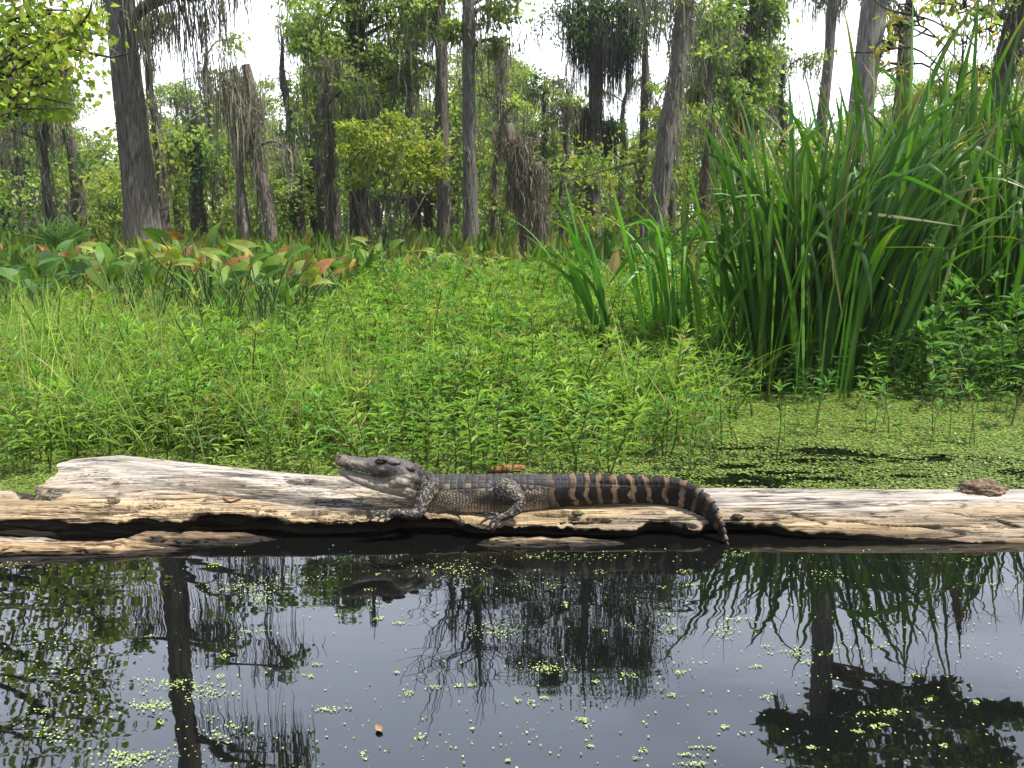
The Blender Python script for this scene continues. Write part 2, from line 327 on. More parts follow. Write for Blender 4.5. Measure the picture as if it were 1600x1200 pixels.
YZ = np.zeros((nu, nv, 2))
for k, t in enumerate(vv):
    i = min(int(t), 6); f = t-i
    p0, p1, p2, p3 = PR[:, max(i-1, 0)], PR[:, i], PR[:, i+1], PR[:, min(i+2, 7)]
    YZ[:, k] = .5*((2*p1)+(-p0+p2)*f+(2*p0-5*p1+4*p2-p3)*f*f+(-p0+3*p1-3*p2+p3)*f**3)
U, Vp = np.meshgrid(ux, vv, indexing='ij')
dYZ = np.gradient(YZ, axis=1); nrm = np.stack([-dYZ[..., 1], dYZ[..., 0]], -1)
nrm = unit(nrm); nrm *= -1  # outward
arc = np.cumsum(np.linalg.norm(dYZ, axis=2), axis=1)
warp = .02*(fbm(U*2.5, arc*5, 0, 3, 40)-.5)
A = arc+warp
grain = fbm(U*2.5, A*70, 0, 4, 50)-.5
broad = fbm(U*2.2, A*9, 0, 4, 51)-.5
crk = np.abs(fbm(U*1.7, A*26, 0, 3, 52)-.5); crack = sstep(.030, .0, crk)*sstep(.42, .6, fbm(U*2.1, A*8, 0, 3, 53))
crk2 = np.abs(fbm(U*1.1, A*12, 0, 3, 57)-.5); crack2 = sstep(.018, .0, crk2)*sstep(.45, .6, fbm(U*1.1, A*5, 0, 3, 58))
front = sstep(2.6, 3.6, Vp)
fine = np.abs(fbm(U*1.3, A*85, 0, 3, 151)-.5); fl = sstep(.035, 0, fine)*sstep(.45, .6, fbm(U*1.5+4, A*11, 0, 3, 152))
disp = .005*grain+.011*broad*(.4+.8*front)*np.interp(U, [1.0, 1.4], [1, .45])-.008*crack-.012*crack2*front-.003*fl
terr = (A*16+2.2*fbm(U*.9, A*1.5, 0, 3, 191)) % 1; disp = disp-.010*sstep(.15, .95, terr)*np.interp(U, [-1.6, -.9, -.5, .8, 1.1], [1, 1, .35, .3, .15])*sstep(2.2, 3., Vp)
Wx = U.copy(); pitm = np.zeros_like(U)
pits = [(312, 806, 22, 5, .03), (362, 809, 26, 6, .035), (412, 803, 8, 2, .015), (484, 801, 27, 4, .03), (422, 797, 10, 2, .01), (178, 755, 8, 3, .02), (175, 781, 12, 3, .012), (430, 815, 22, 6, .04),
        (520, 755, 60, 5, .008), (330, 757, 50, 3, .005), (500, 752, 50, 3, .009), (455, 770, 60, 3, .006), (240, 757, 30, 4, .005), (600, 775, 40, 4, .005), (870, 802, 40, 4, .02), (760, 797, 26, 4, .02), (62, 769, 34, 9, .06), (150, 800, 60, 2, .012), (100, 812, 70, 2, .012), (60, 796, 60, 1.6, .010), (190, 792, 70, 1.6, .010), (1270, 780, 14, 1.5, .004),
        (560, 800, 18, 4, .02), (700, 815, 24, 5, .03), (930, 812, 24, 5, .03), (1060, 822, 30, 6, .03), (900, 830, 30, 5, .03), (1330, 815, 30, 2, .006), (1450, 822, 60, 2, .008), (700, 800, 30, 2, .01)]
P3 = np.stack([U-.42*sstep(-1.25, -1.6, U)*sstep(3.0, 3.3, Vp), YZ[..., 0], YZ[..., 1]], -1)
tt = P3[..., 1]*cT+(1-P3[..., 2])*sT; PXl = 800+FP*P3[..., 0]/tt; PYl = 600+FP*((1-P3[..., 2])*cT-P3[..., 1]*sT)/tt
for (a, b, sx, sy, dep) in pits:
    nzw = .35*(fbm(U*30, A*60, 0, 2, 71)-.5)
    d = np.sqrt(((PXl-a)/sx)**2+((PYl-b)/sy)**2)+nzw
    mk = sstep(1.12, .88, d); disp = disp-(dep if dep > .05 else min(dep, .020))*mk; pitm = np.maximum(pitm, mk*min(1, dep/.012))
YZ = YZ+nrm*disp[..., None]
hz = YZ[..., 1]
wet_shade = np.clip(sstep(.034, .012, hz+.03*(fbm(U*6, A*20, 0, 3, 60)-.5)), 0, 1)*sstep(3.2, 4.2, Vp)
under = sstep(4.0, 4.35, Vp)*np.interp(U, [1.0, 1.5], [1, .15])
wet_shade = np.maximum(wet_shade*np.interp(U, [1.1, 1.5], [1, .3]), under)  # wet waterline, plus shade painted under the lip
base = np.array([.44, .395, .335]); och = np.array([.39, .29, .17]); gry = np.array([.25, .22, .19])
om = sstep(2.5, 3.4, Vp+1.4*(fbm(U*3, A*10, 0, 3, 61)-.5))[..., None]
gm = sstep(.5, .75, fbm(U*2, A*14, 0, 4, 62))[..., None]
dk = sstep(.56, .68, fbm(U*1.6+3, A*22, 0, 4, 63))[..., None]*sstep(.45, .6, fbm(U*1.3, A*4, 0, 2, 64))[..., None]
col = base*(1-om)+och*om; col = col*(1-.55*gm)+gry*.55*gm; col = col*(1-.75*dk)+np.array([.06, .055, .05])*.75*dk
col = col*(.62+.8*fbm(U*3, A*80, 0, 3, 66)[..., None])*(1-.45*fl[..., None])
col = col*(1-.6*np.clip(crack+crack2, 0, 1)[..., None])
pm = pitm[..., None]; col = col*(1-.75*pm)+np.array([.045, .035, .022])*.75*pm  # surface stains, and shade inside the holes painted into the colour
wm = wet_shade[..., None]; col = col*(1-.94*wm)+np.array([.018, .014, .009])*.94*wm
# ragged left end: pull the end inwards unevenly
Wx = Wx-.42*sstep(-1.25, -1.6, U)*sstep(3.0, 3.3, Vp)
end = sstep(-1.35, -1.6, U); Wx = Wx+end*(.10*(fbm(arc*9, 2, 0, 3, 80)-.45)-.02)
i = np.arange(nu-1)[:, None]; j = np.arange(nv-1)[None]
F = np.stack([i*nv+j, i*nv+j+1, (i+1)*nv+j+1, (i+1)*nv+j], -1).reshape(-1, 4)
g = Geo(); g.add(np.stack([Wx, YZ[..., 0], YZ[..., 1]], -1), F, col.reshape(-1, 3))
# left end cap: hollow broken face stepping inwards
ring = np.stack([Wx[0], YZ[0, :, 0], YZ[0, :, 1]], -1); cen = np.array([0, 2.68, 0.0]); caps = [ring]
for q in range(1, 9):
    f = 1-.11*q; r_ = cen+(ring-cen)*[0, f, f]; r_[:, 0] = ring[:, 0]+(.10*math.sin(q*.45))+.03*(fbm(arc[0]*30, q*.7, 0, 3, 90)-.5); caps.append(r_)
caps = np.array(caps); i = np.arange(8)[:, None]; F = np.stack([i*nv+j, (i+1)*nv+j, (i+1)*nv+j+1, i*nv+j+1], -1).reshape(-1, 4)
g.add(caps, F, (.07, .055, .04))
log = thing('fallen_log', 'long weathered pale log lying across the water with a rotted hollow front edge', 'log', (0, 0, 0))
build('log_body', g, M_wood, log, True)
def slab(x0, x1, yc, zt, hw, thick, s, c0, nu=260, nv=60, name='split_slab'):
    u = np.linspace(0, 1, nu)[:, None]; a = np.linspace(0, 2*math.pi, nv, endpoint=False)[None]
    env = np.clip(np.minimum(u/.10, (1-u)/.3), 0, 1)**.6*(.85+.5*(fbm(u*7, 1, 0, 3, s)-.5))+.02
    yy = hw*env*np.cos(a)*(1+.25*(fbm(u*5, np.cos(a)*2, np.sin(a)*2, 3, s+1)-.5)); zz = thick*env*np.sin(a)
    g2 = fbm(u*3, np.cos(a)*14+0*u, np.sin(a)*14, 4, s+2)-.5; g3 = np.abs(fbm(u*2.5, np.cos(a)*4+0*u, np.sin(a)*4, 3, s+3)-.5)
    ck = sstep(.03, 0, g3); k = 1+.3*g2-.35*ck
    X = x0+(x1-x0)*u+.05*(fbm(a*1.5+0*u, 4, 0, 3, s+5)-.5)*(2*u-1)+0*a; Yy = yc(u)+yy*k; Z = zt(u)-thick+zz*k
    C = (np.array(c0)*(.7+.6*fbm(u*4, np.cos(a)*20, np.sin(a)*20, 3, s+4)[..., None]))*(1-.7*ck[..., None])
    wt = sstep(.03, .008, Z+.03*(fbm(u*10, np.cos(a)*5, 0, 3, s+7)-.5))[..., None]; C = C*(1-.93*wt)+.012*wt
    i = np.arange(nu-1)[:, None]; j = np.arange(nv)[None]; k2 = (j+1) % nv
    F = np.stack(np.broadcast_arrays(i*nv+j, i*nv+k2, (i+1)*nv+k2, (i+1)*nv+j), -1).reshape(-1, 4)
    g = Geo(); g.add(np.stack([X, Yy, Z], -1), F, C.reshape(-1, 3)); return build(name, g, M_wood, log, True)
slab(-1.62, -1.02, lambda u: 2.27+.04*u, lambda u: .040-.012*u, .045, .03, 210, (.42, .29, .16))
slab(-2.1, -1.18, lambda u: 2.32+.0*u, lambda u: .070-.05*u, .06, .045, 220, (.34, .29, .23))
slab(-1.22, -.72, lambda u: 2.37+.02*u, lambda u: .030-.01*u, .05, .03, 250, (.30, .21, .12))
slab(-.10, .34, lambda u: 2.35+.0*u, lambda u: .020+.0*u, .03, .02, 230, (.40, .30, .18))
slab(-1.75, -.75, lambda u: 2.20+.12*u, lambda u: .006+.0*u, .06, .02, 240, (.16, .11, .06))

# ------------------------------------------------------------------ alligator
def loft(secs, n=200, seg=40, e=.85, Yc=2.50):
    "secs rows: px, ytop, ybot, Y, halfwidth"
    R_ = []
    for (px, yt, yb, Yq, hw) in secs:
        a = at(px, yt, Yq); b = at(px, yb, Yq); c = (a+b)/2; R_.append([*c, (a[2]-b[2])/2, hw])
    R_ = smoothpath(R_, n); P = R_[:, :3]; T = unit(np.gradient(P, axis=0))
    S = unit(np.cross(T, [0, 0, 1.])); Up = np.cross(S, T)
    a = np.linspace(0, 2*math.pi, seg, endpoint=False); ca, sa = np.cos(a), np.sin(a)
    cx = np.sign(ca)*np.abs(ca)**e; sy = np.sign(sa)*np.abs(sa)**e
    V = P[:, None]+S[:, None]*(cx[None, :, None]*R_[:, 4][:, None, None])+Up[:, None]*(sy[None, :, None]*R_[:, 3][:, None, None])
    V = V.reshape(-1, 3); i = np.arange(n-1)[:, None]; j = np.arange(seg)[None]; k = (j+1) % seg
    F = np.stack(np.broadcast_arrays(i*seg+j, (i+1)*seg+j, (i+1)*seg+k, i*seg+k), -1).reshape(-1, 4)
    c0, c1 = len(V), len(V)+1; V = np.concatenate([V, [P[0], P[-1]]]); j = np.arange(seg); k = (j+1) % seg
    Ft = np.concatenate([np.stack([np.full(seg, c0), j, k], 1), np.stack([np.full(seg, c1), (n-1)*seg+k, (n-1)*seg+j], 1)])
    return V, F, Ft, P, R_, S, Up
GG = Geo()
def addl(r): GG.add(r[0], r[1]); GG.F.append(r[2]+GG.n-len(r[0])); return r
BY = 2.50
body = addl(loft([(636, 733, 772, 2.485, .040), (648, 737, 782, 2.49, .046), (662, 742, 791, 2.495, .052), (682, 745, 796, BY, .060), (715, 746, 797, BY, .068), (755, 746, 797, BY, .072), (795, 745, 797, BY, .068),
    (830, 745, 795, BY, .056), (865, 745, 792, BY, .046), (910, 746, 788, BY, .037), (955, 747, 786, BY, .031), (1000, 748, 785, BY, .026), (1040, 749, 788, 2.495, .021), (1066, 754, 794, 2.48, .018),
    (1088, 766, 802, 2.455, .015), (1106, 782, 815, 2.425, .012), (1119, 804, 826, 2.395, .007), (1129, 828, 840, 2.37, .0045), (1136, 850, 855, 2.345, .0025)], 420, 44, .82))
HY = 2.485
addl(loft([(524, 715, 721, HY, .010), (529, 711, 727, HY, .021), (543, 713, 730, HY, .026), (562, 717, 735, HY, .028), (582, 717, 739, HY, .033), (598, 715, 742, HY, .042), (616, 717, 746, HY, .049),
    (634, 724, 752, HY, .053), (650, 735, 765, HY, .047), (664, 744, 775, HY, .040)], 120, 36, .72))
addl(loft([(528, 731, 737, HY, .012), (538, 733, 744, HY, .021), (556, 738, 752, HY, .026), (576, 742, 760, HY, .034), (596, 744, 766, HY, .043), (614, 744, 770, HY, .050), (632, 745, 773, HY, .052), (650, 752, 780, HY, .047), (664, 756, 786, HY, .043)], 120, 36, .8))
def ball(c, r, sx=1, sy=1, sz=1):
    th = np.linspace(0, math.pi, 13)[:, None]; ph = np.linspace(0, 2*math.pi, 20, endpoint=False)[None]
    V = np.stack([np.sin(th)*np.cos(ph)*sx*r, np.sin(th)*np.sin(ph)*sy*r, np.cos(th)*sz*r+0*ph], -1).reshape(-1, 3)+c
    i = np.arange(12)[:, None]; j = np.arange(20)[None]; k = (j+1) % 20
    return V, np.stack(np.broadcast_arrays(i*20+j, (i+1)*20+j, (i+1)*20+k, i*20+k), -1).reshape(-1, 4)
for sy_ in (-1, 1):
    c = at(598, 717, HY+sy_*.027); GG.add(*ball(c, .0155, 1.35, .85, .72))              # brow
    c = at(622, 755, HY+sy_*.040); GG.add(*ball(c, .024, 1.3, .75, .68))              # jaw muscle
    c = at(531, 713, HY+sy_*.009); GG.add(*ball(c, .008, 1.2, .9, .6))                # nostril
    c = at(616, 722, HY+sy_*.030); GG.add(*ball(c, .016, 1.6, .8, .5))
    c = at(640, 731, HY+sy_*.030); GG.add(*ball(c, .014, 1.1, .9, .6))
    c = at(628, 752, HY+sy_*.040); GG.add(*ball(c, .027, 1.1, .75, .75))
LEGS = []
def limb(pts, n=40, seg=14, reg=True):
    P = [[*at(a, b, y), r] for a, b, y, r in pts]; P = smoothpath(P, n)
    V, F = tube(P[:, :3], P[:, 3], seg); m = len(V); c0 = P[0, :3]; c1 = P[-1, :3]
    V = np.concatenate([V, [c0, c1]]); j = np.arange(seg); k = (j+1) % seg
    Ft = np.concatenate([np.stack([np.full(seg, m), k, j], 1), np.stack([np.full(seg, m+1), (n-1)*seg+j, (n-1)*seg+k], 1)])
    GG.add(V, F); GG.F.append(Ft+GG.n-len(V)); LEGS.append(P)
# near fore leg, hand
limb([(672, 764, 2.455, .030), (664, 776, 2.43, .027), (658, 790, 2.408, .022), (652, 802, 2.392, .019), (636, 803, 2.382, .0175), (620, 801, 2.376, .0135), (607, 801, 2.37, .0115)])
limb([(612, 802, 2.37, .011), (603, 803, 2.367, .012), (596, 804, 2.363, .010)], 14)
for pts in ([(600, 800, 2.385, .0055), (586, 800, 2.39, .0045), (578, 804, 2.392, .0034), (572, 808, 2.392, .002)],
            [(598, 802, 2.372, .006), (586, 803, 2.370, .0048), (577, 808, 2.366, .0038), (571, 813, 2.364, .002)],
            [(598, 804, 2.365, .006), (588, 805, 2.360, .0048), (580, 810, 2.355, .0038), (575, 816, 2.352, .002)],
            [(600, 806, 2.360, .006), (595, 808, 2.350, .0048), (591, 813, 2.344, .0036), (589, 819, 2.342, .002)],
            [(606, 806, 2.360, .0055), (604, 810, 2.350, .0042), (601, 814, 2.346, .0032), (599, 818, 2.344, .002)]): limb(pts, 24, 10)
# near hind leg, foot
limb([(784, 766, 2.465, .040), (794, 767, 2.44, .037), (803, 774, 2.42, .031), (811, 784, 2.402, .023), (810, 793, 2.39, .0185), (801, 800, 2.38, .0155), (791, 806, 2.372, .0125), (783, 810, 2.368, .0105)])
limb([(792, 805, 2.373, .011), (782, 809, 2.366, .012), (775, 812, 2.358, .010)], 14)
for pts in ([(778, 804, 2.378, .006), (766, 802, 2.386, .0045), (757, 804, 2.39, .0036), (749, 807, 2.392, .002)],
            [(778, 809, 2.365, .0065), (766, 809, 2.358, .0052), (757, 813, 2.352, .004), (749, 820, 2.349, .002)],
            [(777, 812, 2.36, .0065), (769, 815, 2.350, .0052), (765, 821, 2.345, .004), (759, 827, 2.342, .002)],
            [(780, 813, 2.358, .0065), (776, 818, 2.346, .0052), (773, 825, 2.340, .004), (769, 832, 2.338, .002)]): limb(pts, 24, 10)
# far side legs
limb([(678, 760, 2.54, .028), (676, 765, 2.57, .022), (672, 764, 2.595, .017), (650, 764, 2.60, .014), (640, 765, 2.60, .010)])
limb([(800, 758, 2.54, .03), (815, 758, 2.57, .024), (822, 761, 2.60, .018), (805, 764, 2.62, .014), (790, 763, 2.62, .010)])
tmp = build('tmp', GG, M_skin)
md = tmp.modifiers.new('r', 'REMESH'); md.mode = 'VOXEL'; md.voxel_size = .0016; md.use_smooth_shade = True
ms = tmp.modifiers.new('s', 'SMOOTH'); ms.iterations = 3; ms.factor = .5
dg = bpy.context.evaluated_depsgraph_get(); me = bpy.data.meshes.new_from_object(tmp.evaluated_get(dg))
bpy.data.objects.remove(tmp)
nvt = len(me.vertices); V = np.zeros(nvt*3, np.float32); me.vertices.foreach_get('co', V); V = V.reshape(-1, 3).astype(float)
Nn = np.zeros(nvt*3, np.float32); me.vertices.foreach_get('normal', Nn); Nn = Nn.reshape(-1, 3).astype(float)
BP, BR, BS, BU = body[3], body[4], body[5], body[6]
seglen = np.linalg.norm(np.diff(BP, axis=0), axis=1); barc = np.concatenate([[0], np.cumsum(seglen)])
idx = np.zeros(nvt, int)
for a in range(0, nvt, 20000):
    d = ((V[a:a+20000, None]-BP[None, ::2])**2).sum(2); idx[a:a+20000] = d.argmin(1)*2
rel = V-BP[idx]; sg = barc[idx]+(rel*unit(np.gradient(BP, axis=0))[idx]).sum(1)
lat = (rel*BS[idx]).sum(1)/BR[idx, 4]; up = (rel*BU[idx]).sum(1)/BR[idx, 3]
upn = (Nn*BU[idx]).sum(1); latn = (Nn*BS[idx]).sum(1)
dleg = np.full(nvt, 9.)
for P in LEGS:
    for q in P[::2]: dleg = np.minimum(dleg, np.linalg.norm(V-q[:3], axis=1)/(q[3]+.002))
dbody = np.sqrt(lat**2+up**2)
leg = sstep(1.25, 1.05, dleg)*sstep(.93, 1.12, dbody)
hx = at(650, 750, HY)[0]; tq = V[:, 1]*cT+(1-V[:, 2])*sT; hq = 600+FP*((1-V[:, 2])*cT-V[:, 1]*sT)/tq
head = sstep(hx+.012, hx-.012, V[:, 0])*sstep(791, 785, hq)
tailq = sstep(.40, .50, sg)     # base of tail on
bodym = (1-head)*(1-leg)
# dorsal scutes
ds = .0225; sgj = sg+.006*(fbm(sg*25, lat*1.5, 0, 2, 77)-.5); cell = (sgj/ds) % 1.; ns = np.floor(sgj/ds)
dw = .0165; lat_m = lat*BR[idx, 4]; rowi = np.floor(lat_m/dw+.5); rowf = np.abs(lat_m/dw-rowi)*2
dors = sstep(.45, .62, up+.18*np.abs(rowi) * 0)*bodym*(1-sstep(.46, .6, sg)*0)
edge_s = np.minimum(cell, 1-cell)*2; edge = np.minimum(edge_s*1.6, (1-rowf)*1.6); edgec = np.clip(edge/.35, 0, 1)
dispv = dors*(.0022*edgec+.0034*np.clip(1-rowf, 0, 1)*sstep(.0, .5, cell)*sstep(1.05, .75, cell))*(1-.5*tailq)
# tail crest teeth
tooth = np.clip(cell*1.15, 0, 1)*sstep(1.0, .86, cell)
crest = sstep(.62, .95, up)*bodym*sstep(.30, .55, sg)
dispv = dispv+crest*(.0035+.010*tooth*sstep(.4, .65, sg))*np.interp(sg, [0, .7, .95, 1.1], [1, 1, .7, .3])
# flank scales
wj = (fbm(sg*40, up*3, lat*3, 2, 171)-.5)*.012; ang = np.arctan2(up, lat)*np.maximum(BR[idx, 4], BR[idx, 3])+wj*.8; fs = .0098; c1 = ((sg+wj)/fs) % 1; c2 = (ang/.0095+.5*(np.floor(sg/fs) % 2)) % 1
bumpf = np.sqrt(np.clip(1-((c1-.5)*2)**2, 0, 1)*np.clip(1-((c2-.5)*2)**2, 0, 1))
flank = (1-dors)*bodym
tailside = flank*sstep(.43, .52, sg)
dispv = dispv+flank*(1-.8*tailside)*.0012*bumpf
# tail scale blocks
tcell = np.minimum((sg/ds) % 1, 1-(sg/ds) % 1)*2
dispv = dispv-tailside*.0012*sstep(.22, 0, tcell)
# neck bumps, leg and head texture
f3 = vnoise(V[:, 0]*170, V[:, 1]*170, V[:, 2]*170, 5)
dispv = dispv+leg*.0016*(f3-.4)+head*.0013*(f3-.4)+head*.0030*(vnoise(V[:, 0]*90, V[:, 1]*90, V[:, 2]*90, 6)-.5)+head*.004*(vnoise(V[:, 0]*38, V[:, 1]*38, V[:, 2]*38, 16)-.5)
neck = sstep(hx-.02, hx, V[:, 0])*sstep(.07, .04, sg)*sstep(.2, .5, up)
dispv = dispv+neck*.009*sstep(.5, .8, vnoise(sg*70, lat_m*70, 0, 3))
V2 = V+Nn*dispv[:, None]
# colours
dark = np.array([.016, .0145, .0135]); tan_ = np.array([.24, .165, .10]); cream = np.array([.46, .38, .26]); slate = np.array([.050, .0475, .046])
mot = fbm(V[:, 0]*18, V[:, 1]*30, V[:, 2]*30, 3, 8)
colv = np.tile(dark, (nvt, 1))
def mixc(c, b, f): f = np.clip(f, 0, 1)[:, None]; return c*(1-f)+np.asarray(b)*f
# dorsum: slate scutes, some tan ones
scr = _h(ns, rowi, ns*0, 9)
colv = mixc(colv, slate*1.25, dors*(.3+.7*edgec)*(.35+.75*scr)); colv = mixc(colv, tan_*.9, dors*(scr > .80)*edgec*.7*(np.abs(rowi) > 1)); colv = mixc(colv, (.02, .018, .016), dors*(1-edgec)*.8)
# flank: dark with pale dots, denser low
lo_ = sstep(.35, -.75, up)
dots = sstep(.45, .72, bumpf)*(.55+.6*_h(np.floor(sg/fs), np.floor(ang/.0095), ns*0, 44))
band = sstep(.48, .62, fbm(sg*9, up*.6, 0, 2, 14))
colv = mixc(colv, cream*1.15, flank*(1-tailside)*dots*np.clip(.30+.75*lo_+.25*(1-band)-.3*band*(1-lo_), 0, 1))
colv = mixc(colv, np.array([.12, .10, .075]), flank*(1-tailside)*(1-dots)*lo_*.6)
belly = sstep(-.50, -.68, up)*bodym; bseg = sstep(.0, .22, np.minimum((sg/.0125) % 1, 1-(sg/.0125) % 1)); colv = mixc(colv, np.array([.50, .42, .29])*(.25+.8*bseg[:, None]), belly*(1-tailq)*.85)
# tail bands
ph = (sg-.40)/.052; bw = (ph+.55*(fbm(up*1.6+7, sg*14, 0, 3, 31)-.5)+.5*(fbm(sg*9, 3, 0, 2, 35)-.5)+.10*up) % 1
tb = sstep(.40, .50, fbm(sg*30, up*2.5, 3, 3, 181)+.10)*sstep(.62, .68, bw)*sstep(1.0, .94, bw)*np.clip(tailside+dors*sstep(.5, .62, sg)*.8, 0, 1)*sstep(-.99, -.8, up)*np.interp(sg, [.9, 1.0], [1, .35])
colv = mixc(colv, dark*.8, tailside*.95); colv = mixc(colv, dark*1.6, dors*tailq*.8*sstep(.5, .62, sg))
colv = mixc(colv, np.array([.22, .145, .085])*(.35+1.1*mot[:, None]), tb*.97)
colv = mixc(colv, np.array([.22, .135, .075]), crest*dors*(bw > .6)*(bw < .96)*.6*tailq)
colv = mixc(colv, np.array([.015, .013, .012]), tailside*sstep(.2, 0, tcell)*.5)
# chest, throat
chest = sstep(.10, .03, sg)*sstep(.35, -.1, up)*(1-head)*(1-leg)
ribs = .5+.5*np.sin(sg*900+up*2)
colv = mixc(colv, np.array([.34, .30, .21])*(.55+.6*ribs[:, None]), chest*.8)
# legs
ld = sstep(.58, .72, vnoise(V[:, 0]*260, V[:, 1]*260, V[:, 2]*260, 12))
colv = mixc(colv, np.array([.028, .027, .028]), leg); colv = mixc(colv, cream*.8, leg*ld*.6*sstep(.075, .10, V[:, 2]))
# head
pt = lambda x, y: at(x, y, HY)
tpx = V[:, 1]*cT+(1-V[:, 2])*sT; hpx = 800+FP*V[:, 0]/tpx; hpy = 600+FP*((1-V[:, 2])*cT-V[:, 1]*sT)/tpx
mouth = np.interp(hpx, [525, 540, 560, 585, 605, 620, 640, 660], [728, 731.5, 737, 742, 743.5, 741, 739, 740])
hcol = mixc(np.tile(np.array([.085, .078, .078]), (nvt, 1)), (.20, .165, .13), sstep(.45, .7, mot))
hcol = mixc(hcol, (.055, .05, .05), sstep(.62, .75, f3)*.6)
lowm = sstep(-1, 4, hpy-mouth)
hcol = mixc(hcol, (.30, .265, .205), lowm*.85); hcol = mixc(hcol, (.40, .35, .25), sstep(12, 24, hpy-mouth)*sstep(640, 600, hpx)*.6)
hcol = mixc(hcol, (.50, .44, .33), sstep(3.0, 1.0, np.abs(hpy-mouth-4.5))*sstep(650, 628, hpx)*.6)
hcol = mixc(hcol, (.12, .075, .05), sstep(2.4, .8, np.abs(hpy-mouth))*sstep(648, 630, hpx)*.8)
hcol = mixc(hcol, (.07, .065, .065), sstep(6, 2, np.abs(hpy-724-(hpx-600)*.25))*sstep(600, 612, hpx)*.8)
er = np.sqrt(((hpx-595)/11)**2+((hpy-722.5)/5.0)**2); hcol = mixc(hcol, (.018, .015, .012), sstep(1.15, .7, er)*.95)
hcol = mixc(hcol, (.16, .13, .10), sstep(1.2, .6, np.abs(hpy-717-.10*(hpx-595)))*sstep(580, 586, hpx)*sstep(612, 604, hpx)*.7)
hcol = mixc(hcol, (.05, .04, .034), sstep(.52, .68, fbm(V[:, 0]*45, V[:, 1]*45, V[:, 2]*45, 3, 18))*(1-lowm)*.7)
hcol = mixc(hcol, (.012, .01, .01), sstep(3.2, 1.5, np.hypot(hpx-530.5, hpy-714))*.8)
hcol = hcol*(.7+.6*vnoise(V[:, 0]*210, V[:, 1]*210, V[:, 2]*210, 19))[:, None]
colv = mixc(colv, dark, sstep(.50, .62, fbm(sg*11+2, up*1.2, 0, 2, 141))*flank*(1-tailside)*sstep(-.6, -.1, up)*.72)
colv = colv*(.65+.7*fbm(V[:, 0]*60, V[:, 1]*60, V[:, 2]*60, 3, 142))[:, None]
colv = colv*(1-head[:, None])+hcol*head[:, None]
colv = mixc(colv, (.035, .032, .03), neck*.6*(f3 > .4))
me.vertices.foreach_set('co', V2.ravel().astype(np.float32)); me.update()
for ca in list(me.color_attributes): me.color_attributes.remove(ca)
ca = me.color_attributes.new('Col', 'FLOAT_COLOR', 'POINT')
ca.data.foreach_set('color', np.concatenate([np.clip(colv, .003, 1), np.ones((nvt, 1))], 1).ravel().astype(np.float32))
me.polygons.foreach_set('use_smooth', np.full(len(me.polygons), True)); me.materials.clear(); me.materials.append(M_skin)
gator = thing('alligator', 'young alligator resting on the log with raised head and tan banded tail', 'alligator', (0, 2.5, .08))
ob = bpy.data.objects.new('body', me); COL.objects.link(ob); ob.parent = gator; ob.matrix_parent_inverse.identity(); ob.location = (0, -2.5, -.08)
def child_world(g, name, mat):
    o = build(name, g, mat, gator, True); o.location = (0, -2.5, -.08); return o
for sy_ in (-1, 1):
    g = Geo(); g.add(*ball(at(594, 722, HY+sy_*.0385), .0072, 1.35, .7, .7)); child_world(g, 'eye', M_eye)
g = Geo()
for k in range(14):
    a = 533+k*6.2; mo = np.interp(a, [525, 540, 560, 585, 605, 620], [728, 731.5, 737, 742, 743.5, 741]); hw = np.interp(a, [525, 543, 562, 582, 598, 620], [.012, .024, .026, .031, .040, .046])
    c = at(a, mo-1.2, HY-hw); r = .0011
    V_ = [c+[-r, 0, .001], c+[r, 0, .001], c+[0, -r, .001], c+[0, 0, -.0038]]; g.add(V_, [[0, 1, 3], [1, 2, 3], [2, 0, 3]], (.6, .55, .42))
child_world(g, 'teeth', M_stem)

# ------------------------------------------------------------------ debris on and by the log
def lump(name, label, cat, c, sx, sy, sz, s, colr, mat, n=40):
    th = np.linspace(0, math.pi, n)[:, None]; ph = np.linspace(0, 2*math.pi, n*2, endpoint=False)[None]
    X, Y, Z = np.sin(th)*np.cos(ph), np.sin(th)*np.sin(ph), np.cos(th)+0*ph
    r = .55+.9*fbm(X*2.2+5, Y*2.2, Z*3.5, 5, s)-.25*np.abs(fbm(X*5, Y*5, Z*9, 3, s+1)-.5)*2
    V = np.stack([X*sx*r, Y*sy*r, Z*sz*r], -1); m = 2*n; i = np.arange(n-1)[:, None]; j = np.arange(m)[None]; k = (j+1) % m
    F = np.stack(np.broadcast_arrays(i*m+j, (i+1)*m+j, (i+1)*m+k, i*m+k), -1).reshape(-1, 4)
    C = np.array(colr)*(.5+fbm(X*6, Y*6, Z*6, 3, s+3))[..., None]
    g = Geo(); g.add(V.reshape(-1, 3), F, C.reshape(-1, 3)); o = build(name, g, mat, None, True); o.location = tuple(c); return tag(o, label, cat)
lump('bark_chunk', 'brown crumbling bark chunk perched on the back edge of the log at far right', 'bark', at(1535, 764, 2.58)+[0, 0, .0], .075, .045, .030, 300, (.17, .12, .085), M_chunk)
lump('bark_chunk', 'flat dark bark scrap lying on the pale log between the tail and the larger chunk', 'bark', at(1377, 775, 2.57)+[0, 0, -.004], .07, .03, .016, 310, (.10, .075, .055), M_chunk)
lump('debris_clod', 'small dark clod of moss and dirt on the left part of the log', 'debris', at(219, 758, 2.66), .02, .014, .013, 320, (.09, .07, .04), M_chunk, 24)
lump('debris_clod', 'tiny brown pellet on the log above the fallen dry leaf', 'debris', at(357, 753, 2.66)+[0, 0, .002], .010, .008, .008, 330, (.12, .08, .05), M_chunk, 18)
lump('debris_clod', 'small dark knot of debris on the log beside the alligator tail tip', 'debris', at(1152, 808, 2.43), .022, .016, .010, 340, (.05, .04, .03), M_chunk, 24)
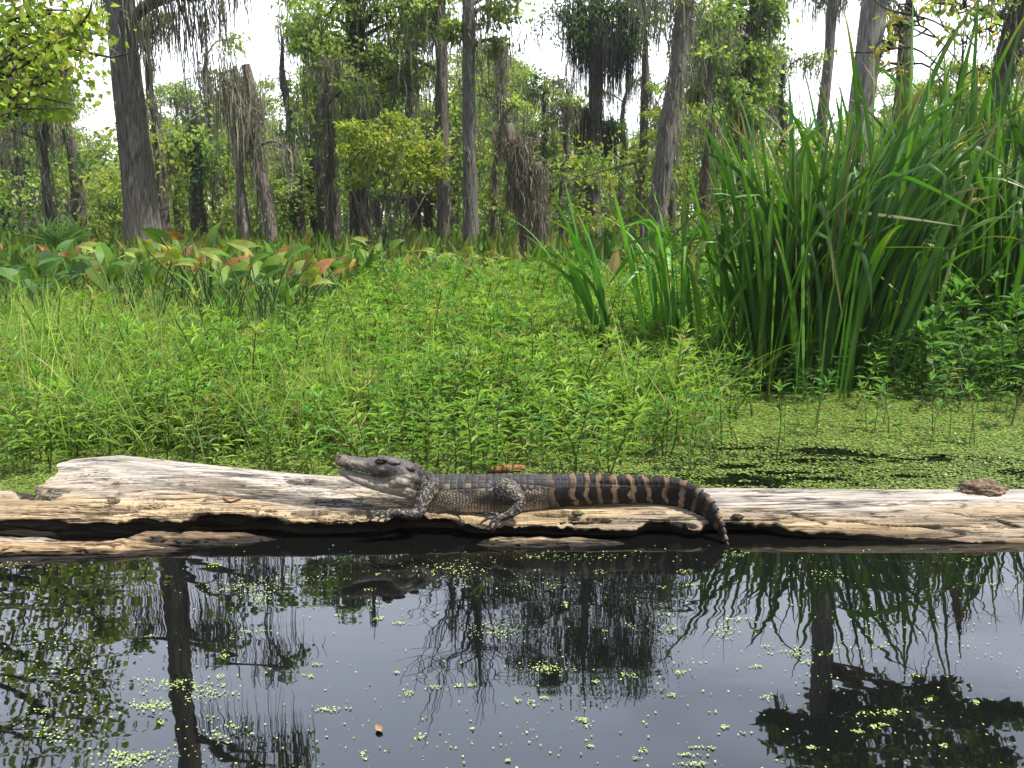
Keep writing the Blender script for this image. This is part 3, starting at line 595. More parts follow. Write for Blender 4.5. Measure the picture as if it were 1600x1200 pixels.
lump('debris_clod', 'grey-green clump on the log below the alligator tail base', 'debris', at(902, 802, 2.42), .020, .012, .010, 350, (.13, .12, .07), M_chunk, 24)
def dry_leaf(label, c, L_, W_, rz, tilt, colr, s):
    u = np.linspace(0, 1, 14)[:, None]; v = np.linspace(-1, 1, 9)[None]
    wd = np.sin(np.pi*np.clip(u*.96+.03, 0, 1))**.7*(1+.2*(vnoise(u*6, 0, 0, s)-.5))
    X = v*W_*wd; Yv = L_*(u-.5)+0*v; Z = .35*W_*v**2*(1+vnoise(u*5, v*2, 0, s+1))+.12*L_*(u-.5)**2*4+.01*L_*0
    g = Geo(); i = np.arange(13)[:, None]; j = np.arange(8)[None]; F = np.stack([i*9+j, i*9+j+1, (i+1)*9+j+1, (i+1)*9+j], -1).reshape(-1, 4)
    V = np.stack([X, Yv, Z], -1).reshape(-1, 3); V = np.concatenate([V, V-[0, 0, .0006]]); F = np.concatenate([F, F[:, ::-1]+126])
    g.add(V, F, colr); o = build('dry_leaf', g, M_dry, None, True); o.location = tuple(c); o.rotation_euler = (tilt, 0, rz); return tag(o, label, 'leaf')
dry_leaf('curled reddish brown dry leaf lying on the left part of the log', at(363, 786, 2.50)+[0, 0, .004], .06, .02, 1.4, .05, (.30, .15, .08), 400)
dry_leaf('curled tan dead leaf floating in the open water near the bottom of the photo', gnd(592, 1142)+[0, 0, .003], .022, .007, .6, .1, (.32, .21, .12), 410)
P = smoothpath([gnd(762, 737, .02), gnd(780, 733, .03), gnd(800, 731, .03), gnd(822, 731, .025)], 40)
g = Geo(); V_, F_ = tube(P, np.interp(np.arange(40), [0, 3, 8, 34, 39], [.002, .008, .013, .013, .004]), 16, .25, 7, 60); g.add(V_, F_, (.22, .105, .05))
tag(build('rotten_stick', g, M_chunk, None, True), 'short orange brown rotten stick in the duckweed behind the alligator', 'stick')

# ------------------------------------------------------------------ weeds
def sprig_tpl(s, nodes=6, lean=.15, llen=.30, wid=.055, top=5, up0=.9):
    r = np.random.default_rng(s); V = []; F = []; K = []; n = 0
    llen = llen*.85; a0 = r.uniform(0, 6.28); z = np.linspace(0, 1, 5); bend = lean*z**1.7
    st = np.stack([bend*math.cos(a0)+.02*np.sin(z*5+s), bend*math.sin(a0), z], 1)
    tv, tf = tube(st, np.linspace(.014, .007, 5), 3)
    g = Geo(); g.add(tv, tf, (1, 0, 0))
    P = []; D = []; Nl = []; Ls = []
    for k in range(nodes):
        t = .22+.75*k/(nodes-1)+r.uniform(-.03, .03); t = min(t, 1); p_ = np.array([np.interp(t, z, st[:, c]) for c in range(3)]); az = k*1.57+r.uniform(-.4, .4)
        for q in (0, math.pi):
            if r.random() < .12 and k < nodes-1: continue
            el = r.uniform(.15, .6)*(1 if k < nodes-1 else 1.6)
            P.append(p_); D.append([math.cos(az+q)*math.cos(el), math.sin(az+q)*math.cos(el), math.sin(el)]); Nl.append([0, 0, 1.]); Ls.append(llen*r.uniform(.65, 1.15)*(1-.25*(k == nodes-1)))
    for k in range(top):
        az = k*6.28/top+r.uniform(-.4, .4); el = r.uniform(.5, 1.25); P.append(st[-1]); D.append([math.cos(az)*math.cos(el), math.sin(az)*math.cos(el), math.sin(el)]); Nl.append([0, 0, 1.]); Ls.append(llen*r.uniform(.35, .8))
    Ls = np.array(Ls); scatter(g, LEAF_M, np.array(P), np.array(D), np.array(Nl)+.01*np.array(P), Ls, wid*2*(Ls/llen)**.6*r.uniform(.85, 1.2, len(Ls)), (0, 1, 0))
    return np.concatenate(g.V), [f for f in g.F], np.concatenate(g.C)
STEMC = np.array([.10, .13, .03])
def put_sprigs(g, tpls, P, H, cols, stemc=STEMC, tilt=.2):
    n = len(P); ti = rng.integers(0, len(tpls), n); C0 = pal(cols, n, .22)
    for k, (V, Fs, K) in enumerate(tpls):
        m = np.where(ti == k)[0]
        if not len(m): continue
        rz = rng.uniform(0, 6.28, len(m)); c, s_ = np.cos(rz), np.sin(rz); tx, ty = rng.normal(size=(2, len(m)))*tilt; h = H[m]
        x = V[None, :, 0]*c[:, None]-V[None, :, 1]*s_[:, None]; y = V[None, :, 0]*s_[:, None]+V[None, :, 1]*c[:, None]; z = np.repeat(V[None, :, 2], len(m), 0)
        x = x+z*tx[:, None]; y = y+z*ty[:, None]
        sz = (.45*.30+.55*h)[:, None]   # leaf size varies less than plant height
        W = np.stack([x*sz, y*sz, z*h[:, None]], -1)+P[m][:, None]
        CC = K[None, :, 1:2]*C0[m][:, None]+K[None, :, 0:1]*stemc
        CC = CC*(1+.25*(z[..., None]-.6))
        base = g.n; g.add(W.reshape(-1, 3), Fs[0][None].repeat(len(m), 0).reshape(-1, 4)+(np.arange(len(m))*len(V)).repeat(len(Fs[0]))[:, None], CC.reshape(-1, 3))
        F2 = np.concatenate([Fs[1]+q*len(V) for q in range(len(m))]); g.F.append(F2+base)
TPL = [sprig_tpl(s, n_, l_, .30, w_, t_) for s, n_, l_, w_, t_ in [(1, 7, .12, .022, 4), (2, 8, .25, .017, 4), (3, 6, .05, .028, 4), (4, 7, .35, .018, 3), (5, 9, .15, .016, 4), (6, 5, .2, .034, 4), (7, 8, .45, .015, 2)]]
LIME = [(.30, .30, .10), (.17, .31, .04), (.22, .36, .06), (.12, .26, .035), (.26, .37, .07), (.10, .24, .06), (.14, .28, .09), (.30, .42, .08), (.22, .38, .05)]
DEEP = [(.05, .13, .03), (.07, .17, .04), (.045, .12, .035), (.09, .19, .05)]
def inview(P, m=1.08): return np.abs(P[:, 0]) < m*.66*P[:, 1]+.3
def front_edge(x):   # the ragged near edge of the weed bed (distance), from the photograph
    return np.interp(x, [-2.6, -1.6, -.9, -.2, .4, .9, 1.3, 1.8, 2.6], [3.0, 3.06, 2.98, 2.93, 3.0, 3.25, 4.05, 4.15, 3.85])
n = 22500; Yr = 2.9+9.8*rng.random(n)**1.35; Xr = rng.uniform(-1, 1, n)*(.88*Yr+.2); P = np.stack([Xr, Yr, np.zeros(n)], 1)
den = fbm(P[:, 0]*1.3, P[:, 1]*1.3, 0, 3, 100); fe = front_edge(P[:, 0]); dd = P[:, 1]-fe
keep = (rng.random(n) < sstep(-.05, 1.25, dd)*1.15*(.35+1.1*den)+.06*(dd > -.05)); P = P[keep & (dd > -.1)]; dd = P[:, 1]-front_edge(P[:, 0])
H = (.12+.20*rng.random(len(P))+.14*sstep(.3, 3, dd)+.16*(fbm(P[:, 0]*.9, P[:, 1]*.9, 0, 2, 101)-.5))*1.0
H = H+.10*(fbm(P[:, 0]*2.4, P[:, 1]*2.4, 0, 2, 105)-.5)*2
H = np.where(rng.random(len(P)) < .06, H*1.5, H)
leftlow = sstep(-.15, -.25, P[:, 0]/P[:, 1])*sstep(4.6, 5.4, P[:, 1])*sstep(9.5, 8, P[:, 1]); H = H*(1-.45*leftlow)
H = np.clip(H, .1, .6); P[:, 2] = .0
shade = sstep(.9, 1.5, P[:, 0]-.12*(P[:, 1]-4))*sstep(9, 6, P[:, 1])  # around the reeds, shade is put into the weeds by a darker palette
g1, g2 = Geo(), Geo(); ms_ = rng.random(len(P)) < shade*.9
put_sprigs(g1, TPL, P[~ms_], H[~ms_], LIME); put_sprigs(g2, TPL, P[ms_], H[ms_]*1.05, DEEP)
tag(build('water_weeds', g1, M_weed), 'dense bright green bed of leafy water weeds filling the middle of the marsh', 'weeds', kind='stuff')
tag(build('water_weeds', g2, M_weed), 'leafy green weeds coloured darker as shade, growing low around the foot of the tall reeds', 'weeds', kind='stuff')
def blades(g, P, Ln, W0, D0, bend, cols, seg=4):
    "narrow grass blades: D0 start direction, bend = droop"
    n = len(P); t = np.linspace(0, 1, seg+1); D0 = unit(D0); side = unit(np.cross(D0, [0, 0, 1.]+rng.normal(size=(n, 3))*.3)); hd = D0.copy(); hd[:, 2] = 0; hd = unit(hd+1e-6)
    pts = P[:, None]+D0[:, None]*(t[None, :, None]*Ln[:, None, None]); pts = pts+hd[:, None]*((t**2)[None, :, None]*(bend*Ln*.6)[:, None, None])
    pts[..., 2] -= (t**2.2)[None]*(bend*Ln*.7)[:, None]
    w_ = (1-t**2)*.5*1.0; w_[-1] = .02
    A = pts+side[:, None]*(w_[None, :, None]*W0[:, None, None]); B = pts-side[:, None]*(w_[None, :, None]*W0[:, None, None])
    V = np.stack([A, B], 2).reshape(n, -1, 3); k = np.arange(seg)*2; F = np.stack([k, k+1, k+3, k+2], 1)
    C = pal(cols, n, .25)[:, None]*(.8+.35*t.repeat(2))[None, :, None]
    g.add(V.reshape(-1, 3), (F[None]+np.arange(n)[:, None, None]*V.shape[1]).reshape(-1, 4), C.reshape(-1, 3))
n = 74000; Yr = 3.0+9*rng.random(n)**1.4; Xr = rng.uniform(-1, 1, n)*(.88*Yr+.2); P = np.stack([Xr, Yr, np.zeros(n)], 1); q = P[:, 0]/P[:, 1]
wt = sstep(.25, -.35, q)*.8+.35; wt = wt*sstep(.40, .58, fbm(P[:, 0]*1.1, P[:, 1]*1.1, 0, 3, 120)+.12*sstep(-.1, -.5, q))
P = P[(rng.random(n) < wt) & (P[:, 1] > front_edge(P[:, 0])+.1+.5*rng.random(n)) & (q < .33)]; n = len(P)
D = rng.normal(size=(n, 3))*.28; D[:, 2] = 1
lh = .22+.35*rng.random(n)**1.5; lh *= 1+.35*sstep(.5, .7, fbm(P[:, 0]*1.7, P[:, 1]*1.7, 0, 2, 131))
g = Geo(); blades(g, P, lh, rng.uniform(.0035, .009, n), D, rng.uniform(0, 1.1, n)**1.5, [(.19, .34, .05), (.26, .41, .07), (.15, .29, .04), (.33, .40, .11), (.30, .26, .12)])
tag(build('grass', g, M_weed), 'slender bright green grass blades among the weeds mostly on the left', 'grass', kind='stuff')

# single sprigs standing in the duckweed near the log
SPR = []
for k, (sd_, nd, ln, wd, tp) in enumerate([(21, 5, .12, .034, 5), (22, 4, .2, .040, 4), (23, 6, .3, .030, 4), (24, 4, .08, .046, 5)]):
    V, Fs, K = sprig_tpl(sd_, nd, ln, .34, wd, tp); V = V*.24
    o = thing('water_weed', 'x', 'plant', (0, 0, -5)); g = Geo(); C0 = np.array([(.10, .24, .05), (.13, .27, .06), (.09, .20, .06), (.12, .25, .04)][k])
    nst = int(Fs[0].max())+1
    gs = Geo(); gs.add(V[:nst], Fs[0], (.13, .12, .04)); build('stem', gs, M_stem, o, True)
    gl = Geo(); gl.add(V[nst:], Fs[1]-nst, np.tile(C0, (len(V)-nst, 1))*(.85+.3*np.random.default_rng(k).random((len(V)-nst, 1)))); build('leaves', gl, M_weed, o)
    SPR.append(o)
spl = [(1275, 682, .26, 0, 'upright weed sprig alone on the smooth light green duckweed patch'), (1365, 678, .22, 1, 'weed sprig with a drooping brown lower leaf at the rear of the duckweed patch'),
       (1215, 722, .30, 3, 'bushy broad-leaved weed sprig standing in the dark gap of the duckweed'), (1112, 728, .28, 2, 'leaning weed sprig just behind the alligator tail bend'), (1452, 700, .20, 1, 'pale bent weed shoot by itself in the coarse duckweed on the right'),
       (1580, 668, .42, 2, 'tall weed sprig with a dark bare stem at the far right edge'), (18, 750, .30, 1, 'weed sprig with a dark stem left of the pale log end'), (65, 722, .36, 3, 'weed sprig with broad lime leaves just above the left end of the log'),
       (325, 742, .16, 2, 'small weed sprig growing against the back of the log above the dry leaf'), (500, 742, .26, 0, 'weed sprig with reddish stem directly left of the alligator snout')]
used = set()
for a, b, h, k, lab in spl:
    r = SPR[k]; loc = gnd(a, b)
    if k not in used: used.add(k); r.location = tuple(loc); r['label'] = lab; r.scale = (h/.24,)*3; r['group'] = 'weed sprigs in the duckweed'; r.rotation_euler[2] = rng.uniform(0, 6)
    else: dup(r, loc, rng.uniform(0, 6), h/.24, lab, 'weed sprigs in the duckweed')
GEN = 'weed sprigs in the duckweed'; sp_ = []
def spot(a):
    for e, t_ in [(110, 'left of the raised log end'), (200, 'above the raised left end of the log'), (310, 'between the left log end and the dry leaf'), (420, 'above the dry leaf on the log'), (540, 'left of the alligator snout'), (660, 'behind the alligator head'), (760, 'between the alligator neck and the orange stick'),
                  (860, 'behind the alligator hips'), (980, 'behind the base of the tail'), (1130, 'behind the banded tail'), (1300, 'under the dense reed clump')]:
        if a < e: return t_
    return 'below the broad-leaved weeds at right'
for q in range(95):
    a = rng.uniform(-10, 1130) if q < 80 else rng.uniform(1130, 1600); b = rng.uniform(690, 745) if a < 1130 else rng.uniform(640, 700)
    if 70 < a < 420: b = min(b, 700)
    if 420 < a < 640: b = min(b, 735)
    sp_.append((a, spot(a), dup(SPR[int(rng.integers(0, 4))], gnd(a, b), rng.uniform(0, 6), rng.uniform(.55, 1.15), 'x', GEN)))
ordinal(sp_, 'small weed sprig')
# broad leaved dark weeds at right
BT = [sprig_tpl(s, 5, .2, .42, .075, 5) for s in (51, 52, 53)]
n = 70; px = rng.uniform(1360, 1650, n); Yq = rng.uniform(4.3, 6.2, n); P = np.stack([(px-800)/FP*(Yq+.2), Yq, 0*Yq], 1)
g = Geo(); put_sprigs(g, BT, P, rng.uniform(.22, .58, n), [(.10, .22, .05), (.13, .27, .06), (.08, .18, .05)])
tag(build('broadleaf_weeds', g, M_weed), 'broad-leaved dark green weeds massed below the reeds at the right edge', 'weeds', kind='stuff')

# ------------------------------------------------------------------ tall reeds
def reed_clump(name, label, bx, by, n, sx, sy, hl, wl, tilt, cols, centre_tilt=(0, 0), seed=1, fold=.18):
    r = np.random.default_rng(seed); g = Geo(); seg = 18; t = np.linspace(0, 1, seg+1)
    for k in range(n):
        b = np.array([bx+r.normal()*sx, by+r.normal()*sy, -.02]); Ln = r.uniform(*hl); W_ = r.uniform(*wl)
        ta, td = r.uniform(0, 6.28), abs(r.normal())*tilt
        dx_, dy_ = math.cos(ta)*td+centre_tilt[0]+(b[0]-bx)*.18, math.sin(ta)*td*.6+centre_tilt[1]
        az = math.atan2(dy_, dx_)+r.normal()*.25; ph0 = math.hypot(dx_, dy_); curve = r.uniform(.05, 1.)**1.8*1.7; kk = r.uniform(2.2, 4)
        ph = ph0+curve*t**kk
        if r.random() < fold: tf = r.uniform(.6, .85); ph = ph+sstep(tf-.08, tf+.08, t)*r.uniform(1.2, 2.4)
        dl = Ln/seg; dirs = np.stack([np.sin(ph)*math.cos(az), np.sin(ph)*math.sin(az), np.cos(ph)], 1); pts = b+np.concatenate([[[0, 0, 0]], np.cumsum(dirs[:-1]*dl, 0)])
        sa = az+math.pi/2+r.normal()*.7; side = np.array([math.cos(sa), math.sin(sa), 0.]); side = unit(side-dirs*(dirs@side)[:, None]); nn = np.cross(side, dirs)
        tw = r.normal()*.8*t; side = side*np.cos(tw)[:, None]+nn*np.sin(tw)[:, None]; nn = np.cross(side, dirs)
        wv = W_*.5*np.interp(t, [0, .1, .45, .8, .95, 1], [.55, .7, 1, .75, .3, .02])
        A = pts+side*wv[:, None]+nn*wv[:, None]*.28; B = pts; C = pts-side*wv[:, None]+nn*wv[:, None]*.28
        V = np.stack([A, B, C], 1).reshape(-1, 3); i = np.arange(seg)*3; F = np.concatenate([np.stack([i, i+1, i+4, i+3], 1), np.stack([i+1, i+2, i+5, i+4], 1)])
        c0 = np.array(cols[r.integers(0, len(cols))])*r.uniform(.75, 1.25); c1 = c0*np.array([1.2, 1.15, 1.1]); C3 = c0*(1-t[:, None])+c1*t[:, None]
        if r.random() < .025: C3 = C3*.5+np.array([.13, .10, .04])*.5
        if r.random() < .35: C3 = C3+sstep(.82, 1, t)[:, None]*(np.array([.26, .17, .07])-C3)
        C3 = np.repeat(C3, 3, 0); C3[1::3] *= 1.3; g.add(V, F, C3)
    return tag(build(name, g, M_reed, None, True), label, 'reeds', 'clumps of tall sword-leaved reeds')
RC = [(.040, .105, .012), (.055, .135, .015), (.03, .08, .012), (.08, .18, .02), (.045, .115, .022)]
def bp(px, Y): return (px-800)/FP*(Y*cT+sT)
reed_clump('reed_clump', 'small clump of arching bright reeds left of the tall reed stand', bp(1045, 4.9), 4.9, 30, .10, .10, (.9, 1.4), (.024, .044), .22, [(.09, .22, .03), (.12, .27, .04), (.06, .17, .03)], (-.12, 0), 3, .5)
reed_clump('reed_clump', 'narrow leaning tuft of reeds whose blades point up-left of the arching clump', bp(955, 5.0), 5.0, 15, .05, .06, (.8, 1.3), (.026, .044), .10, [(.08, .20, .03), (.06, .17, .03)], (-.20, 0), 4, .1)
reed_clump('reed_clump', 'dense tall clump of green reeds rising from the duckweed right of centre', bp(1235, 4.7), 4.7, 260, .17, .15, (1.0, 1.85), (.020, .044), .16, RC, (.0, 0), 5, .26)
reed_clump('reed_clump', 'fan of tall reeds leaning right from the foot of the dense tall clump', bp(1330, 4.8), 4.8, 110, .12, .14, (1.1, 1.95), (.020, .044), .17, RC, (.20, 0), 6, .2)
reed_clump('reed_clump', 'rear stand of reeds filling the right edge above the broad-leaved weeds', bp(1540, 5.9), 5.9, 320, .40, .25, (1.2, 2.25), (.022, .046), .24, RC, (-.04, 0), 7, .2)
reed_clump('reed_clump', 'tallest reeds between the dense clump and the right edge reaching the top of the photo', bp(1430, 5.6), 5.6, 44, .24, .2, (1.7, 2.6), (.026, .050), .16, RC, (.0, 0), 8, .1)

# ------------------------------------------------------------------ arrow-leaf plants
AV = np.array([[0, 0, 0], [-.12, -.16, .02], [-.30, -.42, .0], [-.34, -.05, .05], [-.31, .22, .06], [-.2, .6, .03], [0, 1, -.12], [.2, .6, .03], [.31, .22, .06], [.34, -.05, .05], [.30, -.42, 0], [.12, -.16, .02], [0, .3, -.01], [0, .65, -.04]])
AF = np.array([[0, 2, 1], [0, 3, 2], [0, 4, 3], [0, 12, 4], [4, 12, 5], [12, 13, 5], [5, 13, 6], [13, 7, 6], [12, 7, 13], [12, 8, 7], [0, 8, 12], [0, 9, 8], [0, 10, 9], [0, 11, 10]])
GRN = [(.10, .20, .025), (.14, .26, .035), (.08, .17, .03), (.19, .29, .05), (.24, .28, .06)]; AUT = [(.42, .25, .06), (.32, .13, .05), (.30, .14, .06), (.36, .36, .09), (.24, .30, .07), (.19, .10, .05), (.17, .28, .05), (.42, .36, .14), (.20, .30, .06)]
BLU = [(.09, .19, .045), (.12, .23, .06), (.08, .16, .04)]
def arrow_proto(s, cols, nl=9, h=.7, sp=.16, size=.26):
    h = h*1.22; size = size*.68; nl = int(nl*1.35); sp = sp*1.2; r = np.random.default_rng(s); o = thing('arrowleaf_plant', 'x', 'plant', (0, 0, 0)); gs, gl = Geo(), Geo()
    for k in range(nl):
        az = r.uniform(0, 6.28); rr = r.uniform(.02, sp); hh = h*r.uniform(.55, 1.05); tip = np.array([math.cos(az)*rr*2, math.sin(az)*rr*2, hh])
        P = smoothpath([[math.cos(az)*rr*.3, math.sin(az)*rr*.3, -.05], [math.cos(az)*rr*.7, math.sin(az)*rr*.7, hh*.5], tip], 8); V, F = tube(P, np.linspace(.010, .005, 8), 6); gs.add(V, F, (.08, .14, .035))
        el = r.uniform(.0, 1.35); D = np.array([math.cos(az)*math.cos(el), math.sin(az)*math.cos(el), math.sin(el)]); c = np.array(cols[r.integers(0, len(cols))])*r.uniform(.8, 1.2)
        S = size*r.uniform(.7, 1.25); VV = AV.copy(); VV[:, 2] += -.25*np.clip(AV[:, 1], 0, 1)**2+.5*abs(r.normal())*.5*AV[:, 0]**2
        g0 = Geo(); scatter(gl, (VV, AF), tip[None], D[None], np.array([[r.normal()*.5, r.normal()*.5-.5, .7]]), S, S*r.uniform(.8, 1.1), c)
        if sum(c[:1]) > .2: gl.C[-1] = gl.C[-1]*(.6+.8*r.random((len(AV), 1)))
    build('stems', gs, M_stem, o, True); build('leaves', gl, M_weed, o); return o
AP = {'g': [arrow_proto(61, GRN), arrow_proto(62, GRN, 8, .75)], 'a': [arrow_proto(63, AUT+GRN[:1], 12, .62, .2, .22), arrow_proto(64, AUT, 11, .66, .22, .2)], 'b': [arrow_proto(65, BLU, 7, .62, .14, .3)]}
APU = {id(x): False for v in AP.values() for x in v}
arr = [('b', 70, 6.6, .95, 'blue-green arrow-leaved plant at the left edge of the marsh'), ('b', 8, 6.9, .9, 'blue-green arrow-leaved plant cut by the left edge of the photo'), ('b', 30, 7.6, .9, 'arrow-leaved plant behind the two blue-green ones at left'),
       ('g', 195, 6.6, .9, 'arrow-leaved plant with pale upturned leaves below the big trunk'), ('g', 250, 6.4, .85, 'green arrow-leaved plant right below the big trunk base'), ('a', 285, 7.2, 1., 'yellowing arrow-leaved plant left of the withered brown tangle'),
       ('a', 330, 6.7, 1.15, 'arrow-leaved plant with the most withered red-brown leaves'), ('a', 375, 7.4, 1.0, 'orange and green arrow-leaved plant under the mossy snags'), ('g', 365, 5.9, .80, 'large green arrow-leaved plant in front of the withered ones, left'),
       ('g', 415, 5.8, .86, 'tallest green arrow-leaved plant in front of the withered ones'), ('g', 450, 5.9, .7, 'green arrow-leaved plant leaning right beside the tallest one'), ('a', 430, 7.3, .95, 'yellow-leaved plant between the tall green one and the shrub'),
       ('a', 475, 7.6, .95, 'plant with brown curled leaf tips right of the green arrow-leaved group'), ('a', 520, 8.2, .8, 'rightmost of the yellowing arrow-leaved plants'), ('a', 120, 8.6, .85, 'plant with a single tan withered leaf under the palmetto'),
       ('g', 580, 9.4, .8, 'small green arrow-leaved plant at the start of the bright weed bed'), ('g', 730, 8.8, .7, 'broad-leaved green plant in the bright weeds below the twin trunks'), ('g', 700, 9.0, .75, 'pale broad-leaved plant left of the one below the twin trunks'),
       ('b', 255, 8.8, .85, 'arrow-leaved plant touching the base of the big trunk')]
for kd, a, Y_, sc_, lab in arr:
    pr = AP[kd][int(rng.integers(0, len(AP[kd])))]; loc = (bp(a, Y_), Y_, 0.)
    if not APU[id(pr)]: APU[id(pr)] = True; pr.location = loc; pr.scale = (sc_,)*3; pr['label'] = lab; pr['group'] = 'arrow-leaved marsh plants'
    else: dup(pr, loc, rng.uniform(0, 6.28), sc_, lab, 'arrow-leaved marsh plants')
for v in AP.values():
    for x in v:
        if not APU[id(x)]:
            for c in list(x.children): bpy.data.objects.remove(c)
            bpy.data.objects.remove(x)
# band of upright lance leaves before the trees
LANCE = (np.array([[0, 0, 0], [-.12, .3, .02], [.12, .3, .02], [-.5, .62, .02], [0, .62, -.03], [.5, .62, .02], [0, 1, -.06]]), np.array([[0, 2, 1], [1, 4, 3], [1, 2, 4], [2, 5, 4], [3, 4, 6], [4, 5, 6]]))
n = 12500; Yr = rng.uniform(8.4, 17, n); px = rng.uniform(-560, 1250, n); P = np.stack([(px-800)/FP*Yr, Yr, 0*Yr+.1*sstep(9, 14, Yr)], 1)
m_ = rng.random(n) < np.interp(px, [0, 450, 600, 850, 1000, 1250], [.9, .9, 1, .8, .25, .2])*sstep(8.2, 10.5, Yr+1.5*(vnoise(px*.02, 0, 0, 3)-.5)+np.interp(px, [0, 450, 650, 1000], [1.6, .8, -.6, -1.5])); P = P[m_]; n = len(P)
D = rng.normal(size=(n, 3))*.42; D[:, 2] = 1; Lg = rng.uniform(.35, .8, n)
g = Geo(); scatter(g, LANCE, P, D, rng.normal(size=(n, 3))*[1, 1, .2], Lg, rng.uniform(.09, .19, n), pal([(.07, .14, .02), (.11, .2, .03), (.05, .11, .02), (.15, .23, .04), (.09, .17, .025), (.26, .2, .07)], n, .35))
tag(build('marsh_leaves', g, M_weed), 'band of upright dark green lance-leaved marsh plants in front of the trees', 'marsh plants', kind='stuff')

# ------------------------------------------------------------------ trees
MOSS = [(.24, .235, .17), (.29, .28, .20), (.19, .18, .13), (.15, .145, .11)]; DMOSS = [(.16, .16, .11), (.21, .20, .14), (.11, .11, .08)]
def moss(g, P, Lg, cols=MOSS, w=.035, spread=.12, per=9):
    "bunches of hanging strands"
    P = np.repeat(np.asarray(P), per, 0); Lg = np.repeat(Lg, per)*rng.uniform(.25, 1.1, len(P)); n = len(P); w = w*.55; Lg = Lg*.8
    P = P+rng.normal(size=(n, 3))*[spread, spread, spread*.5]; seg = 4; t = np.linspace(0, 1, seg+1)
    a = rng.uniform(0, 6.28, n); side = np.stack([np.cos(a), np.sin(a), 0*a], 1)*(w*rng.uniform(.5, 1.3, n))[:, None]
    wob = rng.normal(size=(n, seg+1, 2))*.025; wob[:, 0] = 0; wob = np.cumsum(wob, 1)
    pts = np.repeat(P[:, None], seg+1, 1); pts[..., 2] -= t[None]*Lg[:, None]; pts[..., :2] += wob
    wd = np.array([.5, 1, .8, .5, .05])[None, :, None]
    V = np.stack([pts+side[:, None]*wd*.5, pts-side[:, None]*wd*.5], 2).reshape(n, -1, 3); k = np.arange(seg)*2; F = np.stack([k, k+1, k+3, k+2], 1)
    C = pal(cols, n, .25)
    g.add(V.reshape(-1, 3), (F[None]+np.arange(n)[:, None, None]*V.shape[1]).reshape(-1, 4), np.repeat(C, V.shape[1], 0))
def foliage(g, cs, rs, nsub, nleaf, size, cols, droop=.25, sq=.7, tight=.3, tpl=LEAF_Q, asp=.55):
    "leaf clusters round subcentres inside each crown clump"
    for c, r in zip(cs, rs):
        k = max(3, int(nsub)); d = unit(rng.normal(size=(k, 3)))*(rng.random(k)[:, None]**.45)*r; d[:, 2] *= sq; sub = np.asarray(c)+d
        m = int(k*nleaf); w_ = rng.integers(0, k, m); P = sub[w_]+rng.normal(size=(m, 3))*r*tight*[1, 1, .55]
        D = rng.normal(size=(m, 3)); D[:, 2] -= droop*2; S = size*rng.uniform(.6, 1.3, m); subc = (.75+.5*rng.random(k))[w_]
        scatter(g, tpl, P, D, rng.normal(size=(m, 3))+[0, 0, 1.], S, S*asp, pal(cols, m, .2)*subc[:, None])
def trunkpath(x, y, h, lean=(0, 0), wob=.1, n=26, s=0, z0=-.15):
    t = np.linspace(0, 1, n)
    X = x+lean[0]*t+wob*(fbm(t*3.3, s, 0, 3, s)-.5)*2*t; Y_ = y+lean[1]*t+wob*(fbm(t*3.3, s+9, 0, 3, s+1)-.5)*2*t
    return np.stack([X, Y_, z0+(h-z0)*t], 1)
def branch(g, a, b, r0, r1, col, sag=.1, n=9, seg=6, tw=0, s=0):
    a = np.asarray(a, float); b = np.asarray(b, float); mid = (a+b)/2+[0, 0, sag]+rng.normal(size=3)*.08*np.linalg.norm(b-a)
    P = smoothpath([a, mid, b], n); V, F = tube(P, np.linspace(r0, r1, n), seg); g.add(V, F, col)
    for k in range(tw):
        i = int(rng.integers(n//3, n)); d = unit(rng.normal(size=3)+unit(b-a)*.8); ln = np.linalg.norm(b-a)*rng.uniform(.2, .45)
        Q = smoothpath([P[i], P[i]+d*ln*.5+rng.normal(size=3)*.05*ln, P[i]+d*ln+[0, 0, .1*ln]], 5); V, F = tube(Q, np.linspace(max(r1, r0*.35), .004, 5), 4); g.add(V, F, col)
    return P
BK = (.16, .142, .12); BKD = (.085, .074, .06); BKP = (.21, .19, .165)
YG = [(.28, .36, .05), (.36, .40, .06), (.22, .32, .045), (.38, .34, .07), (.18, .28, .04)]; MG = [(.24, .34, .08), (.31, .41, .11), (.18, .28, .07), (.38, .44, .14)]; DG = [(.10, .18, .05), (.13, .22, .06), (.08, .15, .04)]
